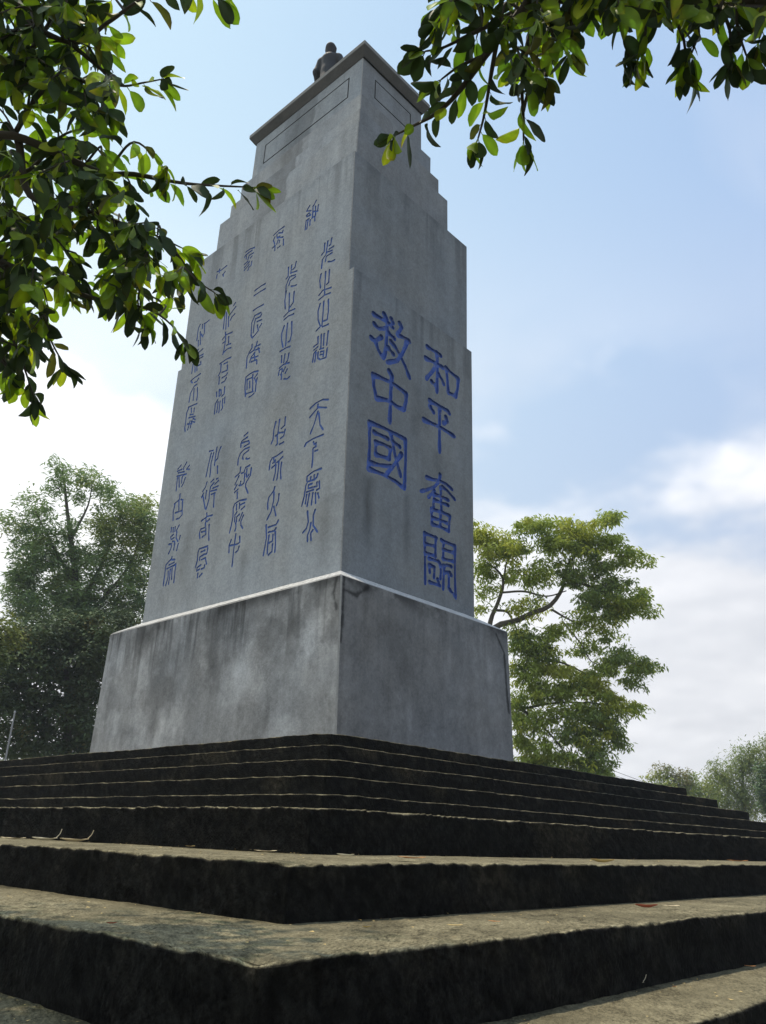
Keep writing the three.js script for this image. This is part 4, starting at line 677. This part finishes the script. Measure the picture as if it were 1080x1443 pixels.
// left: a tall feathery tree, a dense dark one below it, a yellowing one at the very edge
farTree({
  name: 'feathery_tree', label: 'tall feathery green tree left of the monument with thin wispy top', seed: 61, dist: 42, foot: [120, 1250], clump: 0.55, leaves: 64, leaf: [0.30, 0.036], flat: 0.9, droop: 0.1, clumps: 0.038, stray: 0.15, twigs: true, shift: 2,
  mats: [fm(0.24, 0.34, 0.13, 0.4), fm(0.32, 0.38, 0.11, 0.42), fm(0.17, 0.26, 0.12, 0.38)],
  wood: [{ fromRoot: true, p: [[118, 1050], [112, 900], [105, 800], [95, 720], [90, 670]], r: [0.4, 0.05] }, { p: [[110, 860], [150, 780], [165, 720]], r: [0.12, 0.03] }, { p: [[108, 830], [70, 760], [50, 720]], r: [0.12, 0.03] }, { p: [[100, 760], [125, 710], [130, 680]], r: [0.08, 0.02] }, { p: [[112, 880], [180, 800], [205, 740]], r: [0.1, 0.03] }],
  lobes: [[84, 668, 15, 13, 0.9], [80, 690, 20, 12, 0.6], [60, 700, 16, 7, 0.5], [45, 707, 12, 4, 0.4], [122, 676, 16, 12, 0.8], [140, 690, 20, 14, 0.8], [152, 705, 14, 10, 0.8], [115, 700, 14, 12, 0.4], [185, 715, 20, 14, 0.8, 1], [205, 720, 18, 16, 0.9, 1], [12, 738, 18, 10, 0.6], [60, 725, 22, 16, 0.8], [50, 755, 30, 22, 1], [100, 745, 25, 20, 0.6], [150, 745, 28, 24, 1, 1], [190, 745, 28, 26, 1, 1], [215, 745, 14, 30, 1], [35, 790, 34, 26, 1], [85, 785, 34, 28, 0.9], [140, 790, 36, 30, 1], [195, 790, 30, 30, 0.8], [40, 830, 40, 30, 0.8], [100, 830, 40, 32, 1], [160, 830, 36, 30, 1], [205, 830, 18, 40, 0.7, 2], [60, 865, 50, 30, 1, 2], [130, 865, 50, 30, 1, 2], [185, 860, 26, 26, 0.9, 2]],
});
farTree({
  name: 'dense_tree', label: 'dense dark green tree low behind the left end of the steps', seed: 71, dist: 34, foot: [90, 1250], clump: 0.5, leaves: 62, leaf: [0.2, 0.05], flat: 0.7, droop: 0.3, clumps: 0.036, twigs: true, shift: 2,
  mats: [fm(0.105, 0.147, 0.066, 0.2), fm(0.084, 0.115, 0.057, 0.2), fm(0.188, 0.178, 0.066, 0.25)],
  wood: [{ fromRoot: true, p: [[92, 1080], [98, 1000], [95, 930], [110, 880]], r: [0.28, 0.06] }, { p: [[96, 1010], [60, 950], [30, 910]], r: [0.12, 0.03] }, { p: [[97, 990], [140, 940], [165, 890]], r: [0.12, 0.03] }],
  lobes: [[70, 890, 55, 28, 1], [140, 890, 40, 28, 1], [180, 880, 20, 25, 0.9, 1], [30, 925, 50, 34, 1], [95, 930, 45, 32, 1.1, 1], [145, 925, 26, 36, 1, 1], [20, 970, 50, 34, 0.9, 1], [80, 975, 45, 30, 1, 1], [128, 975, 26, 36, 1, 1], [30, 1010, 50, 26, 0.7], [90, 1015, 40, 26, 0.8, 1], [20, 1045, 40, 26, 0.9], [80, 1050, 40, 22, 0.9, 1], [125, 1030, 14, 30, 0.7], [110, 1075, 30, 20, 1]],
});
farTree({
  name: 'yellowing_tree', label: 'yellow-green tree cut by the left edge, beside the dense dark one', seed: 73, dist: 30, foot: [-60, 1250], clump: 0.5, leaves: 50, leaf: [0.16, 0.045], flat: 0.7, droop: 0.3, clumps: 0.028, twigs: true,
  mats: [fm(0.20, 0.235, 0.06, 0.35), fm(0.12, 0.16, 0.055, 0.3)],
  wood: [{ fromRoot: true, p: [[-60, 1080], [-55, 960], [-30, 880]], r: [0.22, 0.05] }],
  lobes: [[-20, 890, 40, 22, 1], [8, 900, 20, 14, 0.9], [-30, 930, 45, 30, 1, 1], [5, 870, 12, 8, 0.7], [-60, 960, 40, 40, 1, 1]],
});
farTree({
  name: 'dark_bush', label: 'dark green bushy tree in the gap at the left foot of the plinth', seed: 75, dist: 48, foot: [150, 1250], clump: 0.8, leaves: 60, leaf: [0.2, 0.05], clumps: 0.03, mats: [fm(0.084, 0.121, 0.059, 0.2), fm(0.112, 0.139, 0.067, 0.2)],
  wood: [{ fromRoot: true, p: [[150, 1080], [150, 1000]], r: [0.25, 0.1] }], lobes: [[140, 960, 40, 30, 0.8], [150, 1010, 40, 30, 0.8], [140, 1050, 40, 25, 0.8, 1], [60, 1070, 60, 22, 0.8], [190, 930, 30, 40, 0.8]],
});
// far right, beyond the ends of the steps
farTree({
  name: 'small_round_tree', label: 'small pale tree with yellow-green and reddish leaves, furthest left of those at the right edge', seed: 81, dist: 70, foot: [945, 1260], clump: 0.7, leaves: 60, leaf: [0.24, 0.05], clumps: 0.06, mats: [fm(0.24, 0.31, 0.07, 0.4), fm(0.31, 0.35, 0.06, 0.42), fm(0.24, 0.23, 0.09, 0.4)], twigs: true,
  wood: [{ fromRoot: true, p: [[948, 1180], [945, 1130], [940, 1095]], r: [0.25, 0.06] }],
  lobes: [[925, 1095, 14, 10, 1, 1], [938, 1086, 14, 8, 1, 2], [955, 1092, 14, 10, 1, 2], [968, 1100, 20, 12, 1], [950, 1110, 30, 14, 1], [985, 1112, 20, 14, 1], [970, 1125, 30, 14, 1], [1000, 1125, 20, 18, 1]],
});
farTree({
  name: 'willowy_tree', label: 'tall light green willowy tree at the right edge beyond the steps', seed: 83, dist: 62, foot: [1035, 1260], clump: 0.8, leaves: 64, leaf: [0.30, 0.03], flat: 1, droop: 0.5, clumps: 0.05, mats: [fm(0.21, 0.27, 0.07, 0.38), fm(0.27, 0.31, 0.07, 0.4), fm(0.16, 0.23, 0.07, 0.36)], twigs: true,
  wood: [{ fromRoot: true, p: [[1045, 1180], [1048, 1120], [1045, 1070]], r: [0.3, 0.05] }, { p: [[1047, 1130], [1020, 1100], [1005, 1085]], r: [0.1, 0.03] }],
  lobes: [[1005, 1085, 12, 10, 0.8], [1015, 1100, 18, 16, 1, 1], [1045, 1065, 18, 12, 0.9], [1060, 1075, 20, 18, 1], [1035, 1090, 22, 20, 1], [1075, 1055, 14, 12, 0.8], [1085, 1075, 18, 18, 1], [1030, 1120, 30, 20, 1], [1065, 1110, 30, 24, 1], [1060, 1140, 30, 16, 1, 1], [1020, 1140, 24, 14, 0.9], [1090, 1045, 14, 10, 0.7]],
});
farTree({
  name: 'dark_tree', label: 'dark green tree cut by the right edge of the picture', seed: 87, dist: 56, foot: [1105, 1260], clump: 0.6, leaves: 60, leaf: [0.22, 0.05], clumps: 0.06, mats: [fm(0.094, 0.158, 0.067, 0.25), fm(0.131, 0.186, 0.076, 0.25)],
  wood: [{ fromRoot: true, p: [[1105, 1180], [1100, 1110]], r: [0.3, 0.1] }], lobes: [[1082, 1085, 10, 12, 1], [1078, 1105, 14, 14, 1], [1095, 1110, 20, 25, 1], [1105, 1080, 20, 20, 1], [1100, 1135, 20, 18, 1], [1085, 1135, 12, 12, 1, 1]],
});

// ---------------------------------------------------------------- pole and overhead wires
{
  const steel = new THREE.MeshStandardMaterial({ color: new THREE.Color().setRGB(0.26, 0.27, 0.28), roughness: 0.5, metalness: 0.4 });
  const f = at(4, 1090, 22); f.y = -1.9; const top = at(13, 1003, 22).y, lp = thing('pole', 'thin pale grey metal pole in front of the dark trees at the left edge', 'pole', null, f);
  part('shaft', new THREE.CylinderGeometry(0.018, 0.032, top + 1.9, 12).translate(0, (top + 1.9) / 2, 0), steel, lp);
  part('base_plate', new THREE.CylinderGeometry(0.13, 0.15, 0.1, 16).translate(0, 0.09, 0), steel, lp);
  part('cap', new THREE.CylinderGeometry(0.012, 0.03, 0.05, 14).translate(0, top + 1.93, 0), steel, lp);
  const wm = new THREE.MeshStandardMaterial({ color: new THREE.Color().setRGB(0.05, 0.05, 0.055), roughness: 0.7 });
  for (const [k, pts] of [[[820, 1068, 60], [870, 1088, 60], [930, 1110, 60], [1000, 1136, 60]], [[820, 1078, 60.5], [870, 1094, 60.5], [930, 1114, 60.5], [1000, 1140, 60.5]]].entries()) {
    const m = new THREE.Mesh(new THREE.TubeGeometry(new THREE.CatmullRomCurve3(pts.map((p) => at(...p))), 24, 0.014, 5), wm); m.name = numbered('overhead_wire'); m.castShadow = true;
    tag(m, k ? 'lower of the two thin overhead wires right of the spreading tree' : 'upper of the two thin overhead wires right of the spreading tree', 'wire', 'overhead wires'); scene.add(m);
  }
}

// ---------------------------------------------------------------- fallen leaves and weeds on the treads
{
  const dry = (r, g, b) => new THREE.MeshStandardMaterial({ color: new THREE.Color().setRGB(r, g, b), roughness: 0.75, side: THREE.DoubleSide });
  const C = { pale: dry(0.62, 0.52, 0.33), straw: dry(0.50, 0.36, 0.13), brown: dry(0.22, 0.11, 0.045), red: dry(0.30, 0.07, 0.03), orange: dry(0.45, 0.19, 0.05), cream: dry(0.62, 0.57, 0.42) };
  function curled(curl, arch, width) {
    const pos = [], idx = [], R = 14, K = 6;
    for (let i = 0; i <= R; i++) for (let j = 0; j <= K; j++) { const t = i / R, s = j / K * 2 - 1, w = 0.5 * width * Math.pow(Math.sin(Math.PI * clamp(t * 0.97 + 0.015)), 0.7) * (1 - 0.2 * t), a = s * curl; pos.push(Math.sin(a) / Math.max(0.2, curl) * w, 0.25 * w * (1 - Math.cos(a)) * 2.2 + arch * (2 * t - 1) * (2 * t - 1) + 0.02 * vn(t * 7, s * 3), t - 0.5); }
    for (let i = 0; i < R; i++) for (let j = 0; j < K; j++) { const a = i * (K + 1) + j, b = a + K + 1; idx.push(a, a + 1, b, a + 1, b + 1, b); }
    const g = new THREE.BufferGeometry(); g.setAttribute('position', new THREE.Float32BufferAttribute(pos, 3)); g.setIndex(idx); g.computeVertexNormals(); return g;
  }
  const forms = [curled(1.3, 0.09, 0.42), curled(0.7, 0.05, 0.44), curled(1.7, 0.10, 0.34)];
  const stalk = new THREE.TubeGeometry(new THREE.CatmullRomCurve3([V(0, 0.12, 0.46), V(0.02, 0.24, 0.56), V(0, 0.4, 0.62)]), 6, 0.014, 5);
  const drop = (px, py, level, size, turn, form, mat, label) => { const p = onLevel(px, py, level), o = thing('fallen_leaf', label, 'leaf', 'fallen leaves on the steps', p.add(V(0, 0.012, 0))); o.rotation.y = 0.753 + turn; const b = part('blade', forms[form], C[mat], o); b.scale.setScalar(size); if (form === 0) part('stalk', stalk, C[mat], o).scale.setScalar(size); };
  drop(104, 1189, -1.11, 0.17, 0.12, 0, 'pale', 'large pale curled dry leaf with upturned stalk, rightmost of the row at left');
  drop(62, 1187.5, -1.11, 0.17, -0.2, 0, 'cream', 'large pale curled dry leaf in the middle of the row at the left edge');
  drop(18, 1185, -1.11, 0.16, 0.05, 1, 'pale', 'pale flat dry leaf cut near the left edge, leftmost of its row');
  drop(374, 1204, -1.11, 0.11, 0.3, 1, 'pale', 'small pale dry leaf on the ledge left of the steps corner');
  drop(487, 1211, -1.11, 0.08, -0.35, 2, 'cream', 'thin cream curled leaf just right of the steps corner under the tall riser');
  drop(268, 1196, -1.11, 0.07, 0.9, 1, 'straw', 'tiny straw-coloured leaf on the left ledge below the tall riser');
  drop(580, 1214, -1.11, 0.12, -0.1, 1, 'orange', 'small orange-brown leaf on the right hand ledge near the corner');
  drop(850, 1219, -1.11, 0.13, 0.2, 2, 'straw', 'straw-coloured curled leaf on the thin lit ledge at right');
  drop(1040, 1216, -1.11, 0.16, -0.3, 1, 'orange', 'orange-brown leaf on the thin lit ledge at the right edge');
  drop(517, 1313, -1.296, 0.035, 0.6, 2, 'straw', 'tiny upright straw-coloured leaf on the middle tread below the corner');
  drop(641, 1310, -1.296, 0.055, 0.15, 1, 'straw', 'narrow straw leaf lying flat on the middle tread right of centre');
  drop(697, 1304, -1.296, 0.045, -0.4, 1, 'orange', 'small yellow-orange leaf on the middle tread right of centre');
  drop(912, 1283, -1.296, 0.12, 0.25, 2, 'red', 'reddish brown shrivelled leaf on the right part of the middle tread');
  drop(946, 1281, -1.296, 0.09, 0.1, 1, 'pale', 'pale leaf beside the reddish shrivelled one on the middle tread');
  drop(157, 1308, -1.296, 0.035, 0.7, 2, 'red', 'tiny reddish leaf in the tree shade on the left middle tread');
  drop(892, 1392, -1.51, 0.085, -0.15, 0, 'cream', 'large cream curled leaf on the lowest tread at right');
  drop(951, 1396, -1.51, 0.022, 0.5, 2, 'orange', 'tiny orange seed-like leaf on the lowest tread at right');
  drop(1058, 1366, -1.51, 0.05, -0.2, 1, 'orange', 'small orange leaf on the lowest tread at the right edge');
  drop(125, 1418, -1.51, 0.03, 0.8, 2, 'brown', 'small brown curled leaf on the lowest tread at left');
  drop(33, 1398, -1.51, 0.05, 0.1, 1, 'red', 'small dark red leaf on the lowest tread at the left edge');
  // litter: crumbs of leaf and grit too many to count
  const rnd = rng(5), bits = [];
  for (let i = 0; i < 700; i++) {
    const lv = [[5.14, 6.2, -1.108], [6.28, 6.83, -1.294], [6.9, 7.24, -1.508]][Math.floor(rnd() * 3)], d = lerp(lv[0], lv[1], rnd()), s = Math.pow(rnd(), 1.4) * 7, left = rnd() < 0.5;
    const p = left ? V(-d, lv[2] + 0.006, d - s) : V(-d + s, lv[2] + 0.006, d), r = 0.002 + 0.009 * rnd() * rnd() * rnd(), a = rnd() * 6.3;
    const g = new THREE.BufferGeometry(), q = [0, 1, 2].map((k) => [p.x + Math.cos(a + k * 2.1) * r * (1 + rnd()), p.y + rnd() * r * 0.7, p.z + Math.sin(a + k * 2.1) * r * (1 + rnd())]).flat(); bits.push(...q);
  }
  const g = new THREE.BufferGeometry(); g.setAttribute('position', new THREE.Float32BufferAttribute(bits, 3)); g.computeVertexNormals();
  const m = new THREE.Mesh(g, C.straw); m.name = 'leaf_litter'; m.userData = { kind: 'stuff', label: 'crumbs of dry leaf and grit scattered on the treads' }; scene.add(m);
  // a few weeds rooted where the tall riser meets its ledge
  const weedMat = leafMat(0.10, 0.14, 0.04);
  for (const [k, [px, py, h, lab]] of [[432, 1201, 0.05, 'tiny green weed rooted at the foot of the tall riser near the corner'], [335, 1196, 0.04, 'tiny weed at the foot of the tall riser, left of the one near the corner'], [208, 1188, 0.05, 'tiny grass tuft at the foot of the tall riser towards the left']].entries()) {
    const p = onLevel(px, py, -1.11), w = thing('weed', lab, 'weed', 'weeds on the steps', p), r2 = rng(90 + k);
    for (let i = 0; i < 9; i++) { const b = part('leaf', leafShapes[i % 5], weedMat, w); b.scale.set(h * 0.7, h * (0.7 + 0.7 * r2()), h); b.rotation.set((r2() - 0.5) * 1.3, r2() * 6.3, (r2() - 0.5) * 1.3); }
  }
}

scene.traverse((o) => { if (o.isMesh) { o.castShadow = true; o.receiveShadow = true; } });
renderer.render(scene, camera);
